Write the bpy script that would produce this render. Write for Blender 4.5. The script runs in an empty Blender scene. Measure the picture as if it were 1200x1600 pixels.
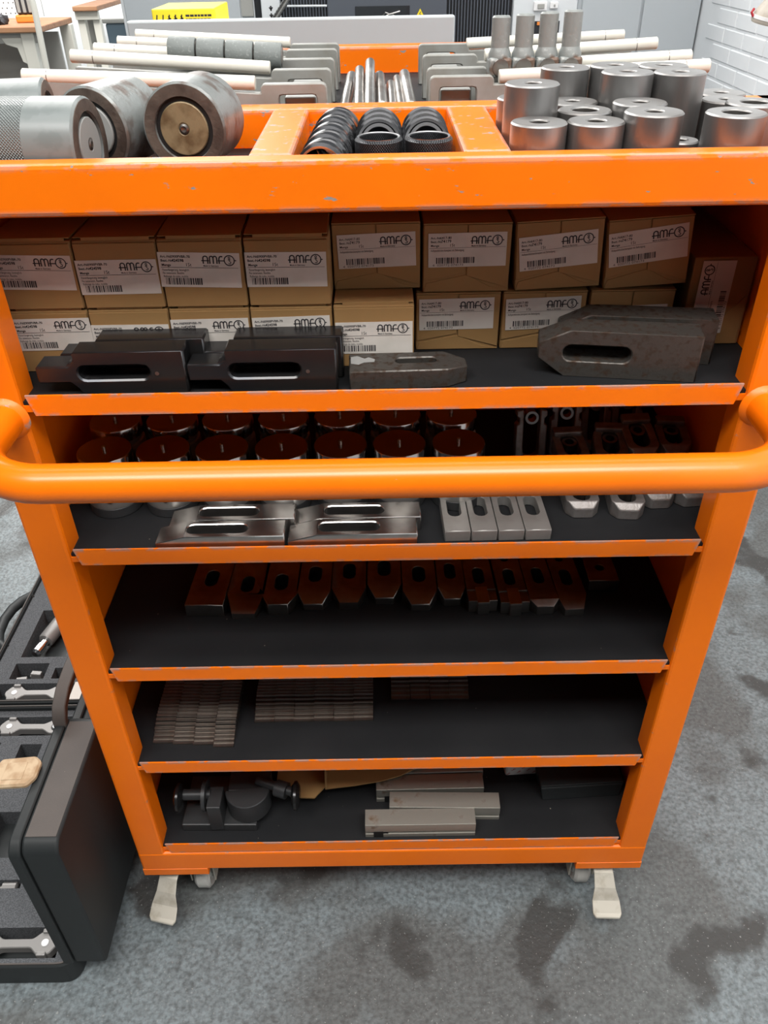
import bpy, bmesh, math, random
from mathutils import Vector, Matrix, Euler

random.seed(7)
S = bpy.context.scene
C = S.collection
R = math.radians

# ---------------------------------------------------------------- camera
cam_d = bpy.data.cameras.new('camera')
cam = bpy.data.objects.new('camera', cam_d)
C.objects.link(cam)
cam_d.sensor_fit = 'VERTICAL'
cam_d.sensor_height = 36.0
cam_d.lens = 1254.34 * 36.0 / 1600.0
cam_d.clip_start = 0.02
_p, _y, _r = R(36.162), R(0.234), R(-1.0835)
_f = Vector((0, math.cos(_p), -math.sin(_p)))
_u = Vector((0, math.sin(_p), math.cos(_p)))
_x = Vector((1, 0, 0))
_r2 = math.cos(_r) * _x + math.sin(_r) * _u
_u2 = -math.sin(_r) * _x + math.cos(_r) * _u
_Z = Matrix.Rotation(_y, 3, 'Z')
_r2, _u2, _f = _Z @ _r2, _Z @ _u2, _Z @ _f
cam.matrix_world = Matrix((
    (_r2.x, _u2.x, -_f.x, 0.0008),
    (_r2.y, _u2.y, -_f.y, -0.7486),
    (_r2.z, _u2.z, -_f.z, 1.4248),
    (0, 0, 0, 1)))
S.camera = cam

# ---------------------------------------------------------------- light
W = bpy.data.worlds.new('workshop_ambient')
S.world = W
W.use_nodes = True
bg = W.node_tree.nodes['Background']
bg.inputs[0].default_value = (0.86, 0.93, 1.0, 1)
bg.inputs[1].default_value = 0.035


def strip_light(name, loc, sx, sy, power, col=(1.0, 0.98, 0.95)):
    d = bpy.data.lights.new(name, 'AREA')
    d.shape = 'RECTANGLE'
    d.size, d.size_y = sx, sy
    d.energy = power
    d.color = col
    o = bpy.data.objects.new(name, d)
    C.objects.link(o)
    o.location = loc
    return o


# fluorescent fittings under the workshop ceiling
strip_light('ceiling_lamp', (-0.2, -1.30, 3.3), 3.2, 0.8, 80)
strip_light('ceiling_lamp', (0.0, -0.25, 3.3), 3.0, 0.5, 14)
strip_light('ceiling_lamp', (0.0, 1.7, 3.3), 3.4, 1.6, 60)
strip_light('ceiling_lamp', (-2.0, 4.4, 3.3), 2.4, 1.8, 165)

S.view_settings.view_transform = 'Standard'
S.view_settings.look = 'None'
S.view_settings.exposure = 0.75
S.view_settings.gamma = 1.0
S.view_settings.use_curve_mapping = False


# ---------------------------------------------------------------- materials
def mat(name, col, rough=0.5, metal=0.0, col2=None, nscale=30.0, thr=(0.45, 0.6), bump=0.0, bscale=200.0,
        col3=None, n3=6.0, t3=(0.55, 0.62), rough2=None, spec=0.5, stretch=None, detail=6.0, coat=0.0):
    m = bpy.data.materials.new(name)
    m.use_nodes = True
    nt = m.node_tree
    b = nt.nodes['Principled BSDF']
    b.inputs['Base Color'].default_value = (*col, 1)
    b.inputs['Roughness'].default_value = rough
    b.inputs['Metallic'].default_value = metal
    b.inputs['Specular IOR Level'].default_value = spec
    b.inputs['Coat Weight'].default_value = coat
    tc = nt.nodes.new('ShaderNodeTexCoord')
    vec = tc.outputs['Object']
    if stretch:
        mp = nt.nodes.new('ShaderNodeMapping')
        mp.inputs['Scale'].default_value = stretch
        nt.links.new(vec, mp.inputs[0])
        vec = mp.outputs[0]

    def noise(sc, dt=detail):
        n = nt.nodes.new('ShaderNodeTexNoise')
        n.inputs['Scale'].default_value = sc
        n.inputs['Detail'].default_value = dt
        nt.links.new(vec, n.inputs['Vector'])
        return n.outputs['Fac']

    def ramp(fac, lo, hi):
        r = nt.nodes.new('ShaderNodeMapRange')
        r.inputs[1].default_value, r.inputs[2].default_value = lo, hi
        nt.links.new(fac, r.inputs[0])
        return r.outputs[0]

    cur = None
    for c2, sc, th in ((col2, nscale, thr), (col3, n3, t3)):
        if c2 is None:
            continue
        f = ramp(noise(sc), *th)
        mx = nt.nodes.new('ShaderNodeMix')
        mx.data_type = 'RGBA'
        nt.links.new(f, mx.inputs['Factor'])
        if cur is None:
            mx.inputs['A'].default_value = (*col, 1)
        else:
            nt.links.new(cur, mx.inputs['A'])
        mx.inputs['B'].default_value = (*c2, 1)
        cur = mx.outputs['Result']
        if rough2 is not None and c2 is col2:
            mr = nt.nodes.new('ShaderNodeMapRange')
            nt.links.new(f, mr.inputs[0])
            mr.inputs[3].default_value, mr.inputs[4].default_value = rough, rough2
            nt.links.new(mr.outputs[0], b.inputs['Roughness'])
    if cur is not None:
        nt.links.new(cur, b.inputs['Base Color'])
    if bump:
        bp = nt.nodes.new('ShaderNodeBump')
        bp.inputs['Strength'].default_value = bump
        bp.inputs['Distance'].default_value = 0.002
        nt.links.new(noise(bscale), bp.inputs['Height'])
        nt.links.new(bp.outputs[0], b.inputs['Normal'])
    return m


def orange_paint(name, chip_lo, chip_hi, flake=0.70, fscale=48, stretch=(1, 1, 1)):
    """Glossy orange lacquer, chipped to bare grey metal along its edges and in a few flakes."""
    m = mat(name, (0.93, 0.185, 0.002), 0.32, 0, (0.88, 0.165, 0.002), 9.0, (0.35, 0.75), spec=0.35)
    nt = m.node_tree
    b = nt.nodes['Principled BSDF']
    base = b.inputs['Base Color'].links[0].from_socket
    geo = nt.nodes.new('ShaderNodeNewGeometry')
    bev = nt.nodes.new('ShaderNodeBevel')
    bev.samples = 4
    bev.inputs['Radius'].default_value = 0.007
    dot = nt.nodes.new('ShaderNodeVectorMath')
    dot.operation = 'DOT_PRODUCT'
    nt.links.new(geo.outputs['Normal'], dot.inputs[0])
    nt.links.new(bev.outputs[0], dot.inputs[1])
    edge = nt.nodes.new('ShaderNodeMapRange')
    edge.inputs[1].default_value, edge.inputs[2].default_value = 0.992, 0.93
    nt.links.new(dot.outputs['Value'], edge.inputs[0])
    tc = nt.nodes.new('ShaderNodeTexCoord')

    mp = nt.nodes.new('ShaderNodeMapping')
    mp.inputs['Scale'].default_value = stretch
    nt.links.new(tc.outputs['Object'], mp.inputs[0])

    def nz(sc, lo, hi, dt=7):
        n = nt.nodes.new('ShaderNodeTexNoise')
        n.inputs['Scale'].default_value = sc
        n.inputs['Detail'].default_value = dt
        n.inputs['Roughness'].default_value = 0.65
        nt.links.new(mp.outputs[0], n.inputs['Vector'])
        r = nt.nodes.new('ShaderNodeMapRange')
        r.inputs[1].default_value, r.inputs[2].default_value = lo, hi
        nt.links.new(n.outputs['Fac'], r.inputs[0])
        return r.outputs[0]

    def math_(op, a, bb):
        k = nt.nodes.new('ShaderNodeMath')
        k.operation = op
        for i, s in enumerate((a, bb)):
            if isinstance(s, float):
                k.inputs[i].default_value = s
            else:
                nt.links.new(s, k.inputs[i])
        return k.outputs[0]
    f = math_('MAXIMUM', math_('MULTIPLY', edge.outputs[0], nz(60, chip_lo, chip_hi)), nz(fscale, flake, flake + 0.02))
    mx = nt.nodes.new('ShaderNodeMix')
    mx.data_type = 'RGBA'
    nt.links.new(f, mx.inputs['Factor'])
    nt.links.new(base, mx.inputs['A'])
    mx.inputs['B'].default_value = (0.27, 0.258, 0.24, 1)
    nt.links.new(mx.outputs['Result'], b.inputs['Base Color'])
    return m


def knurl_mat(name, col, rough, metal, nang, nz_, strength=0.6, zmin=-9, zmax=9, col2=None):
    m = mat(name, col, rough, metal, col2, 60, (0.5, 0.6))
    nt = m.node_tree
    b = nt.nodes['Principled BSDF']
    tc = nt.nodes.new('ShaderNodeTexCoord')
    sp = nt.nodes.new('ShaderNodeSeparateXYZ')
    nt.links.new(tc.outputs['Object'], sp.inputs[0])

    def mth(op, *a):
        k = nt.nodes.new('ShaderNodeMath')
        k.operation = op
        for i, s in enumerate(a):
            if isinstance(s, (int, float)):
                k.inputs[i].default_value = s
            else:
                nt.links.new(s, k.inputs[i])
        return k.outputs[0]
    ang = mth('MULTIPLY', mth('ARCTAN2', sp.outputs[1], sp.outputs[0]), nang)
    zz = mth('MULTIPLY', sp.outputs[2], nz_)
    h = mth('MULTIPLY', mth('ABSOLUTE', mth('SINE', mth('ADD', ang, zz))),
            mth('ABSOLUTE', mth('SINE', mth('SUBTRACT', ang, zz))))
    inz = mth('MULTIPLY', mth('GREATER_THAN', sp.outputs[2], zmin), mth('LESS_THAN', sp.outputs[2], zmax))
    h = mth('MULTIPLY', h, inz)
    bp = nt.nodes.new('ShaderNodeBump')
    bp.inputs['Strength'].default_value = strength
    bp.inputs['Distance'].default_value = 0.0015
    nt.links.new(h, bp.inputs['Height'])
    nt.links.new(bp.outputs[0], b.inputs['Normal'])
    return m


M = {}
M['orange'] = orange_paint('orange_lacquer', 0.60, 0.66, 0.725)
M['orange_gloss'] = orange_paint('orange_lacquer_gloss', 0.60, 0.66, 0.675, 34, (0.55, 1, 1))
M['orange_gloss'].node_tree.nodes['Principled BSDF'].inputs['Roughness'].default_value = 0.27
M['orange_gloss'].node_tree.nodes['Principled BSDF'].inputs['Specular IOR Level'].default_value = 0.55
M['orange_lip'] = orange_paint('orange_lacquer_lip', 0.46, 0.53, 0.71, 60, (0.6, 1, 1))
M['orange_top'] = orange_paint('orange_lacquer_worn', 0.45, 0.51, 0.640, 85, (0.45, 1, 1))
M['orange_div'] = orange_paint('orange_lacquer_flaked', 0.43, 0.49, 0.605, 110, (0.6, 0.8, 1))
M['mat'] = mat('black_rubber_mat', (0.0115, 0.0122, 0.0135), 0.65, 0, (0.017, 0.0175, 0.0188), 5, (0.4, 0.7), 0.15, 900,
               (0.28, 0.25, 0.20), 170, (0.755, 0.765), spec=0.18)
M['floor'] = mat('painted_concrete', (0.190, 0.226, 0.240), 0.45, 0, (0.118, 0.127, 0.127), 3.2, (0.46, 0.55), 0.9, 95,
                 (0.046, 0.046, 0.044), 5.5, (0.575, 0.63), rough2=0.6, detail=14)


def speckle(m):
    nt = m.node_tree
    b = nt.nodes['Principled BSDF']
    src = b.inputs['Base Color'].links[0].from_socket
    tc = nt.nodes.new('ShaderNodeTexCoord')
    for sc, lo, hi, amt, col in ((130, 0.40, 0.66, 0.6, (0.045, 0.046, 0.045)), (42, 0.50, 0.70, 0.45, (0.05, 0.052, 0.052)), (210, 0.64, 0.70, 0.7, (0.30, 0.31, 0.30))):
        n = nt.nodes.new('ShaderNodeTexNoise')
        n.inputs['Scale'].default_value = sc
        n.inputs['Detail'].default_value = 5
        nt.links.new(tc.outputs['Object'], n.inputs['Vector'])
        r = nt.nodes.new('ShaderNodeMapRange')
        r.inputs[1].default_value, r.inputs[2].default_value = lo, hi
        r.inputs[4].default_value = amt
        nt.links.new(n.outputs['Fac'], r.inputs[0])
        mx = nt.nodes.new('ShaderNodeMix')
        mx.data_type = 'RGBA'
        nt.links.new(r.outputs[0], mx.inputs['Factor'])
        nt.links.new(src, mx.inputs['A'])
        mx.inputs['B'].default_value = (*col, 1)
        src = mx.outputs['Result']
    nt.links.new(src, b.inputs['Base Color'])


speckle(M['floor'])
M['steel'] = mat('machined_steel', (0.50, 0.48, 0.46), 0.30, 1, (0.40, 0.37, 0.34), 40, (0.4, 0.7), 0.05, 400)
M['steel_dark'] = mat('dull_steel', (0.30, 0.285, 0.27), 0.36, 1, (0.20, 0.17, 0.15), 25, (0.45, 0.65), 0.05, 300)
M['turned'] = mat('turned_steel', (0.33, 0.325, 0.32), 0.40, 0.9, (0.22, 0.205, 0.195), 14, (0.42, 0.68), 0.08, 260, stretch=(1, 1, 0.25))
M['bright'] = mat('bright_steel', (0.50, 0.485, 0.465), 0.25, 0.98, (0.42, 0.40, 0.38), 60, (0.4, 0.7), 0.04, 500)
M['pot_steel'] = mat('satin_pot_steel', (0.37, 0.357, 0.34), 0.40, 0.65, (0.31, 0.295, 0.275), 30, (0.4, 0.7))
M['lid_steel'] = mat('ground_lid_steel', (0.42, 0.40, 0.39), 0.16, 1)
M['rusty'] = mat('rusty_steel', (0.082, 0.075, 0.067), 0.40, 0.55, (0.058, 0.036, 0.024), 130, (0.50, 0.66), 0.2, 260, rough2=0.65)
M['rust_bar'] = mat('grey_bar_steel', (0.40, 0.385, 0.34), 0.45, 0.7, (0.20, 0.13, 0.085), 30, (0.61, 0.70), 0.08, 300, rough2=0.75)
M['black_ox'] = mat('black_oxide_steel', (0.038, 0.039, 0.043), 0.24, 0.75, (0.052, 0.049, 0.047), 12, (0.4, 0.7))
M['black_cast'] = mat('black_cast_iron', (0.045, 0.046, 0.048), 0.45, 0.4, bump=0.06, bscale=500)
M['bore'] = mat('dark_bore', (0.012, 0.012, 0.012), 0.6, 0.2)
M['forged'] = mat('forged_steel', (0.27, 0.255, 0.245), 0.50, 0.75, (0.20, 0.18, 0.165), 60, (0.45, 0.65), 0.25, 500)
M['card'] = mat('brown_cardboard', (0.300, 0.170, 0.060), 0.8, 0, (0.255, 0.142, 0.050), 7, (0.35, 0.7), 0.05, 300)
M['card_edge'] = mat('cardboard_fold', (0.26, 0.15, 0.06), 0.85)
M['label'] = mat('paper_label', (0.57, 0.53, 0.485), 0.7, 0, (0.50, 0.465, 0.42), 30, (0.4, 0.8))
M['ink'] = mat('black_ink', (0.018, 0.016, 0.02), 0.7)
M['grey_paint'] = knurl_mat('grey_painted_roller', (0.175, 0.195, 0.192), 0.33, 0.0, 42, 1050, 0.8, -0.165, -0.048, (0.15, 0.17, 0.167))
M['grey_worn'] = mat('worn_grey_paint', (0.20, 0.215, 0.21), 0.32, 0.15, (0.115, 0.095, 0.083), 34, (0.50, 0.62), 0.2, 200, stretch=(1, 1, 1.4))
M['magnet_face'] = mat('stained_end_face', (0.12, 0.092, 0.074), 0.5, 0.2, (0.06, 0.042, 0.034), 40, (0.4, 0.65), 0.25, 300)
M['brass'] = mat('stained_brass_disc', (0.27, 0.205, 0.115), 0.45, 0.3, (0.13, 0.085, 0.042), 45, (0.45, 0.65), 0.1, 300)
M['grey_disc'] = mat('pale_grey_disc', (0.27, 0.275, 0.265), 0.5, 0.0)
M['black_knurl'] = knurl_mat('black_knurled_steel', (0.040, 0.041, 0.045), 0.24, 0.7, 30, 1100, 0.5)
M['black_ring'] = mat('black_satin_steel', (0.045, 0.046, 0.05), 0.22, 0.7)
M['ring_edge'] = mat('bare_ring_edge', (0.42, 0.42, 0.43), 0.28, 0.9)
M['galv'] = mat('galvanised_steel', (0.31, 0.315, 0.30), 0.5, 0.25, (0.25, 0.245, 0.22), 26, (0.4, 0.65), 0.08, 200)
M['nylon'] = mat('white_nylon', (0.70, 0.68, 0.61), 0.4, 0, (0.64, 0.61, 0.52), 8, (0.4, 0.7), spec=0.4)
M['grey_roll'] = mat('speckled_grey_paint', (0.165, 0.182, 0.176), 0.6, 0.0, (0.27, 0.285, 0.275), 230, (0.60, 0.70), 0.2, 300)
M['flake'] = mat('flaking_grey_paint', (0.24, 0.257, 0.25), 0.45, 0.2, (0.14, 0.085, 0.06), 26, (0.55, 0.61), 0.35, 160, (0.36, 0.37, 0.355), 120, (0.62, 0.70))
M['caster'] = mat('galvanised_pedal', (0.52, 0.49, 0.42), 0.5, 0.35, (0.40, 0.36, 0.29), 50, (0.5, 0.7))
M['wheel'] = mat('grey_nylon_wheel', (0.50, 0.49, 0.46), 0.5, 0, (0.38, 0.36, 0.33), 30, (0.5, 0.7))
M['foam'] = mat('grey_foam', (0.105, 0.11, 0.118), 0.95, 0, (0.065, 0.068, 0.073), 420, (0.42, 0.58), 0.5, 420, spec=0.2)
M['case'] = mat('black_case_plastic', (0.020, 0.023, 0.024), 0.5, 0, (0.026, 0.029, 0.030), 5, (0.4, 0.7), 0.06, 500, spec=0.3)
M['case_dust'] = mat('dusty_case_plastic', (0.055, 0.047, 0.043), 0.65, 0, (0.075, 0.063, 0.056), 9, (0.4, 0.7), 0.08, 500, (0.30, 0.27, 0.24), 210, (0.755, 0.77))
M['latch'] = mat('beige_latch_plastic', (0.46, 0.345, 0.22), 0.6, 0, (0.34, 0.225, 0.125), 55, (0.45, 0.65))
M['chrome'] = mat('chrome_plate', (0.72, 0.72, 0.72), 0.16, 1)
M['tool_grey'] = mat('satin_tool_steel', (0.24, 0.232, 0.225), 0.42, 0.3)
M['white_spot'] = mat('white_plastic', (0.8, 0.8, 0.8), 0.5)
M['white_wall'] = mat('white_painted_wall', (0.80, 0.83, 0.85), 0.75, 0, (0.74, 0.78, 0.81), 4, (0.4, 0.7), 0.2, 60)
M['machine_grey'] = mat('machine_grey_paint', (0.44, 0.475, 0.50), 0.4, 0, (0.42, 0.455, 0.48), 2, (0.4, 0.7))
M['panel_grey'] = mat('pale_panel_paint', (0.48, 0.525, 0.54), 0.4)
M['light_grey'] = mat('pale_grey_paint', (0.66, 0.69, 0.71), 0.45)
M['dark_panel'] = mat('slate_machine_paint', (0.075, 0.085, 0.105), 0.45)
M['black_panel'] = mat('black_machine_paint', (0.010, 0.012, 0.016), 0.5)
M['glass_dark'] = mat('dark_machine_window', (0.015, 0.017, 0.020), 0.12)
M['yellow'] = mat('yellow_carton', (0.85, 0.66, 0.02), 0.5)
M['wood'] = mat('worn_wood', (0.36, 0.19, 0.10), 0.6, 0, (0.27, 0.13, 0.07), 12, (0.4, 0.65), stretch=(0.3, 3, 3))
M['cream_metal'] = mat('cream_bench_paint', (0.62, 0.61, 0.55), 0.5)
M['bench_grey'] = mat('grey_bench_panel', (0.34, 0.34, 0.32), 0.6)
M['blue_bin'] = mat('slate_bin_plastic', (0.12, 0.17, 0.21), 0.5)
M['red'] = mat('red_print', (0.42, 0.02, 0.03), 0.6)
M['white_card'] = mat('white_carton', (0.66, 0.65, 0.63), 0.6)
M['tool_orange'] = mat('orange_plastic', (0.80, 0.25, 0.04), 0.5)
M['tool_black'] = mat('black_plastic', (0.03, 0.03, 0.035), 0.5)
M['beige_fit'] = mat('beige_fitting', (0.46, 0.42, 0.36), 0.5, 0, (0.36, 0.31, 0.25), 30, (0.5, 0.7))


# ---------------------------------------------------------------- builders
def mesh_from(bm, name, smooth=None):
    me = bpy.data.meshes.new(name)
    bmesh.ops.recalc_face_normals(bm, faces=bm.faces)
    bm.to_mesh(me)
    bm.free()
    if smooth is not None:
        me.polygons.foreach_set('use_smooth', [True] * len(me.polygons))
        me.set_sharp_from_angle(angle=R(smooth))
    return me


def ob(name, me, m=None, parent=None, loc=(0, 0, 0), rot=(0, 0, 0), bevel=0.0, seg=2):
    o = bpy.data.objects.new(name, me)
    C.objects.link(o)
    o.location = loc
    o.rotation_euler = rot
    if parent is not None:
        o.parent = parent
    if m is not None and not me.materials:
        me.materials.append(M[m])
    if bevel:
        md = o.modifiers.new('bevel', 'BEVEL')
        md.width, md.segments, md.limit_method, md.angle_limit = bevel, seg, 'ANGLE', R(40)
        md.harden_normals = False
    return o


def tag(o, label, cat, group=None):
    o['label'] = label
    o['category'] = cat
    if group:
        o['group'] = group
    return o


def thing(name, label, cat, loc=(0, 0, 0), rot=(0, 0, 0), group=None):
    o = bpy.data.objects.new(name, None)
    C.objects.link(o)
    o.location = loc
    o.rotation_euler = rot
    o.empty_display_size = 0.02
    return tag(o, label, cat, group)


def pivot(name, parent, loc=(0, 0, 0), rot=(0, 0, 0)):
    o = bpy.data.objects.new(name, None)
    C.objects.link(o)
    o.location, o.rotation_euler, o.parent = loc, rot, parent
    o.empty_display_size = 0.01
    return o


def dup(root, label, loc=None, rot=None, group=None):
    r = root.copy()
    C.objects.link(r)
    r['label'] = label
    if group:
        r['group'] = group
    if loc is not None:
        r.location = loc
    if rot is not None:
        r.rotation_euler = rot
    for ch in root.children:
        c = ch.copy()
        C.objects.link(c)
        c.parent = r
        for g in ch.children:
            d = g.copy()
            C.objects.link(d)
            d.parent = c
    return r


def add_box(bm, x0, x1, y0, y1, z0, z1):
    v = [bm.verts.new(p) for p in ((x0, y0, z0), (x1, y0, z0), (x1, y1, z0), (x0, y1, z0),
                                   (x0, y0, z1), (x1, y0, z1), (x1, y1, z1), (x0, y1, z1))]
    for f in ((0, 3, 2, 1), (4, 5, 6, 7), (0, 1, 5, 4), (1, 2, 6, 5), (2, 3, 7, 6), (3, 0, 4, 7)):
        bm.faces.new([v[i] for i in f])
    return v


def boxes(name, lst, m, parent=None, bevel=0.0, loc=(0, 0, 0), rot=(0, 0, 0), seg=2):
    bm = bmesh.new()
    for b in lst:
        add_box(bm, *b)
    return ob(name, mesh_from(bm, name), m, parent, loc, rot, bevel, seg)


def box(name, b, m, parent=None, bevel=0.0, loc=(0, 0, 0), rot=(0, 0, 0), seg=2):
    return boxes(name, [b], m, parent, bevel, loc, rot, seg)


def lathe_bm(bm, prof, n=40, closed=False, M4=None):
    rings = []
    for r, z in prof:
        if r < 1e-6:
            rings.append([bm.verts.new((0, 0, z))])
        else:
            rings.append([bm.verts.new((r * math.cos(2 * math.pi * i / n), r * math.sin(2 * math.pi * i / n), z)) for i in range(n)])
    pairs = list(zip(rings, rings[1:]))
    if closed:
        pairs.append((rings[-1], rings[0]))
    for a, b in pairs:
        for i in range(n):
            j = (i + 1) % n
            if len(a) == 1 and len(b) == 1:
                continue
            if len(a) == 1:
                bm.faces.new((a[0], b[j], b[i]))
            elif len(b) == 1:
                bm.faces.new((a[i], a[j], b[0]))
            else:
                bm.faces.new((a[i], a[j], b[j], b[i]))
    if M4 is not None:
        vs = [v for rg in rings for v in rg]
        bmesh.ops.transform(bm, matrix=M4, verts=vs)


def lathe(name, prof, m, parent=None, n=40, closed=False, loc=(0, 0, 0), rot=(0, 0, 0)):
    bm = bmesh.new()
    lathe_bm(bm, prof, n, closed)
    return ob(name, mesh_from(bm, name, 35), m, parent, loc, rot)


def tube_bm(bm, pts, rad, n=16, cap=True):
    pts = [Vector(p) for p in pts]
    rads = rad if isinstance(rad, (list, tuple)) else [rad] * len(pts)
    rings = []
    up = None
    for i, p in enumerate(pts):
        t = (pts[min(i + 1, len(pts) - 1)] - pts[max(i - 1, 0)]).normalized()
        if up is None:
            up = t.orthogonal().normalized()
        up = (up - t * up.dot(t)).normalized()
        s = t.cross(up)
        rings.append([bm.verts.new(p + rads[i] * (math.cos(2 * math.pi * k / n) * up + math.sin(2 * math.pi * k / n) * s)) for k in range(n)])
    for a, b in zip(rings, rings[1:]):
        for k in range(n):
            bm.faces.new((a[k], a[(k + 1) % n], b[(k + 1) % n], b[k]))
    if cap:
        bm.faces.new(rings[0][::-1])
        bm.faces.new(rings[-1])


def tube(name, pts, rad, m, parent=None, n=16, loc=(0, 0, 0), rot=(0, 0, 0)):
    bm = bmesh.new()
    tube_bm(bm, pts, rad, n)
    return ob(name, mesh_from(bm, name, 40), m, parent, loc, rot)


def slot_pts(cx, cy, length, width, horiz=True, n=8):
    """Rounded slot outline."""
    r = width / 2
    h = length / 2 - r
    out = []
    for i in range(n + 1):
        a = -math.pi / 2 + math.pi * i / n
        out.append((h + r * math.cos(a), r * math.sin(a)))
    for i in range(n + 1):
        a = math.pi / 2 + math.pi * i / n
        out.append((-h + r * math.cos(a), r * math.sin(a)))
    if not horiz:
        out = [(-y, x) for x, y in out]
    return [(cx + x, cy + y) for x, y in out]


def circ_pts(cx, cy, r, n=20):
    return [(cx + r * math.cos(2 * math.pi * i / n), cy + r * math.sin(2 * math.pi * i / n)) for i in range(n)]


def round_poly(pts, r, n=5):
    out = []
    N = len(pts)
    for i in range(N):
        p0, p1, p2 = Vector(pts[i - 1]), Vector(pts[i]), Vector(pts[(i + 1) % N])
        a, b = (p0 - p1), (p2 - p1)
        rr = min(r, a.length * 0.45, b.length * 0.45)
        s, e = p1 + a.normalized() * rr, p1 + b.normalized() * rr
        for k in range(n + 1):
            t = k / n
            q = (1 - t) ** 2 * s + 2 * t * (1 - t) * p1 + t * t * e
            out.append((q.x, q.y))
    return out


def plate_bm(outline, holes, t):
    """Flat plate in XY from z=0 to z=t with through holes."""
    bm = bmesh.new()
    edges = []
    for lp in [outline] + list(holes):
        vs = [bm.verts.new((x, y, 0)) for x, y in lp]
        edges += [bm.edges.new((vs[i], vs[(i + 1) % len(vs)])) for i in range(len(vs))]
    bmesh.ops.triangle_fill(bm, use_beauty=True, edges=edges)
    geom = bmesh.ops.extrude_face_region(bm, geom=bm.faces[:])
    bmesh.ops.translate(bm, verts=[v for v in geom['geom'] if isinstance(v, bmesh.types.BMVert)], vec=(0, 0, t))
    bmesh.ops.dissolve_limit(bm, angle_limit=R(1), verts=bm.verts[:], edges=bm.edges[:])
    return bm


def wedge(bm, axis, at, sign, slope, ztop):
    """Slope the top down beyond coordinate `at`."""
    co = Vector((0, 0, 0))
    co[axis] = at
    no = Vector((0, 0, 0))
    no[axis] = 1
    bmesh.ops.bisect_plane(bm, geom=bm.verts[:] + bm.edges[:] + bm.faces[:], plane_co=co, plane_no=no)
    for v in bm.verts:
        d = (v.co[axis] - at) * sign
        if d > 1e-6 and v.co.z > ztop - 1e-6:
            v.co.z -= d * slope


def plate(name, outline, holes, t, m, parent=None, loc=(0, 0, 0), rot=(0, 0, 0), bevel=0.0, wedges=(), smooth=30):
    bm = plate_bm(outline, holes, t)
    for w in wedges:
        wedge(bm, *w, t)
    return ob(name, mesh_from(bm, name, smooth), m, parent, loc, rot, bevel, 1)


ORD = ['first', 'second', 'third', 'fourth', 'fifth', 'sixth', 'seventh', 'eighth', 'ninth', 'tenth', 'eleventh', 'twelfth', 'thirteenth', 'fourteenth',
       'fifteenth', 'sixteenth', 'seventeenth', 'eighteenth', 'nineteenth', 'twentieth', 'last']


# ---------------------------------------------------------------- the setting
def structure(o, label):
    o['kind'] = 'structure'
    o['label'] = label
    return o


structure(box('floor', (-5, 4, -2.5, 7, -0.05, 0), 'floor'), 'grey painted concrete floor with dark worn stains')
wb = structure(box('wall_back', (-5, 4, 6.6, 6.7, 0, 3.6), 'white_wall'), 'white wall far behind the machines')
wr = structure(box('wall_right', (1.354, 1.5, -2.5, 6.6, 0, 3.6), 'white_wall'), 'white painted brick wall at right')
# bricks of the right wall where they can be told apart
bm = bmesh.new()
add_box(bm, 0, 0.012, 0, 0.198, 0, 0.054)
bme = mesh_from(bm, 'brick')
bme.materials.append(M['white_wall'])
for r_ in range(12):
    for k in range(9):
        y0 = 1.35 + k * 0.205 + (0.102 if r_ % 2 else 0)
        if y0 > 2.97:
            continue
        b = ob('brick', bme, None, wr, (1.3495 + random.uniform(0, 0.002), y0, 0.60 + r_ * 0.061), (0, 0, 0), 0.004, 1)

# ---------------------------------------------------------------- the cart
cart = thing('tool_cart', 'orange painted steel workshop cart with five open shelves and a tubular push handle', 'cart')
Zl = (1.034, 0.828, 0.6225, 0.42, 0.204)   # lip tops
for sx in (-1, 1):
    for y0 in (0.0, 0.808):
        x0, x1 = sorted((sx * 0.425, sx * 0.38))
        box('post', (x0, x1, y0, y0 + 0.040, 0.128, 1.217), 'orange', cart, 0.004)
    x0, x1 = sorted((sx * 0.414, sx * 0.417))
    box('side_panel', (x0, x1, 0.038, 0.81, 0.15, 1.217), 'orange', cart)
box('back_panel', (-0.414, 0.414, 0.345, 0.348, 0.15, 1.217), 'orange', cart)
# top frame with its bins
box('front_beam', (-0.47, 0.47, 0.0, 0.025, 1.215, 1.260), 'orange_top', cart, 0.004)
box('cross_beam', (-0.47, 0.47, 0.244, 0.281, 1.218, 1.260), 'orange_div', cart, 0.003)
box('rear_beam', (-0.30, 0.30, 0.812, 0.850, 1.215, 1.260), 'orange_top', cart, 0.004)
for sx in (-1, 1):
    x0, x1 = sorted((sx * 0.432, sx * 0.47))
    box('side_beam', (x0, x1, 0.025, 0.281, 1.218, 1.260), 'orange_top', cart, 0.003)
    box('side_rail', (x0, x1, 0.281, 0.850, 1.185, 1.219), 'orange', cart, 0.003)
for x0, x1 in ((-0.119, -0.079), (0.075, 0.119)):
    box('bin_divider', (x0, x1, 0.025, 0.244, 1.218, 1.260), 'orange_div', cart, 0.003)
box('bin_floor', (-0.46, 0.46, 0.012, 0.84, 1.212, 1.220), 'orange', cart)
box('added_bounce_blocker', (-0.43, 0.43, 0.283, 0.810, 1.2200, 1.2204), 'mat', cart)  # added black sheet, cuts orange bounce from the bin floor onto the rods
for x0, x1 in ((-0.43, -0.120), (-0.078, 0.074), (0.120, 0.430)):
    box('added_bounce_blocker', (x0, x1, 0.026, 0.243, 1.2200, 1.2204), 'mat', cart)  # added in the front bins too, keeps orange bounce off the rollers
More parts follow.
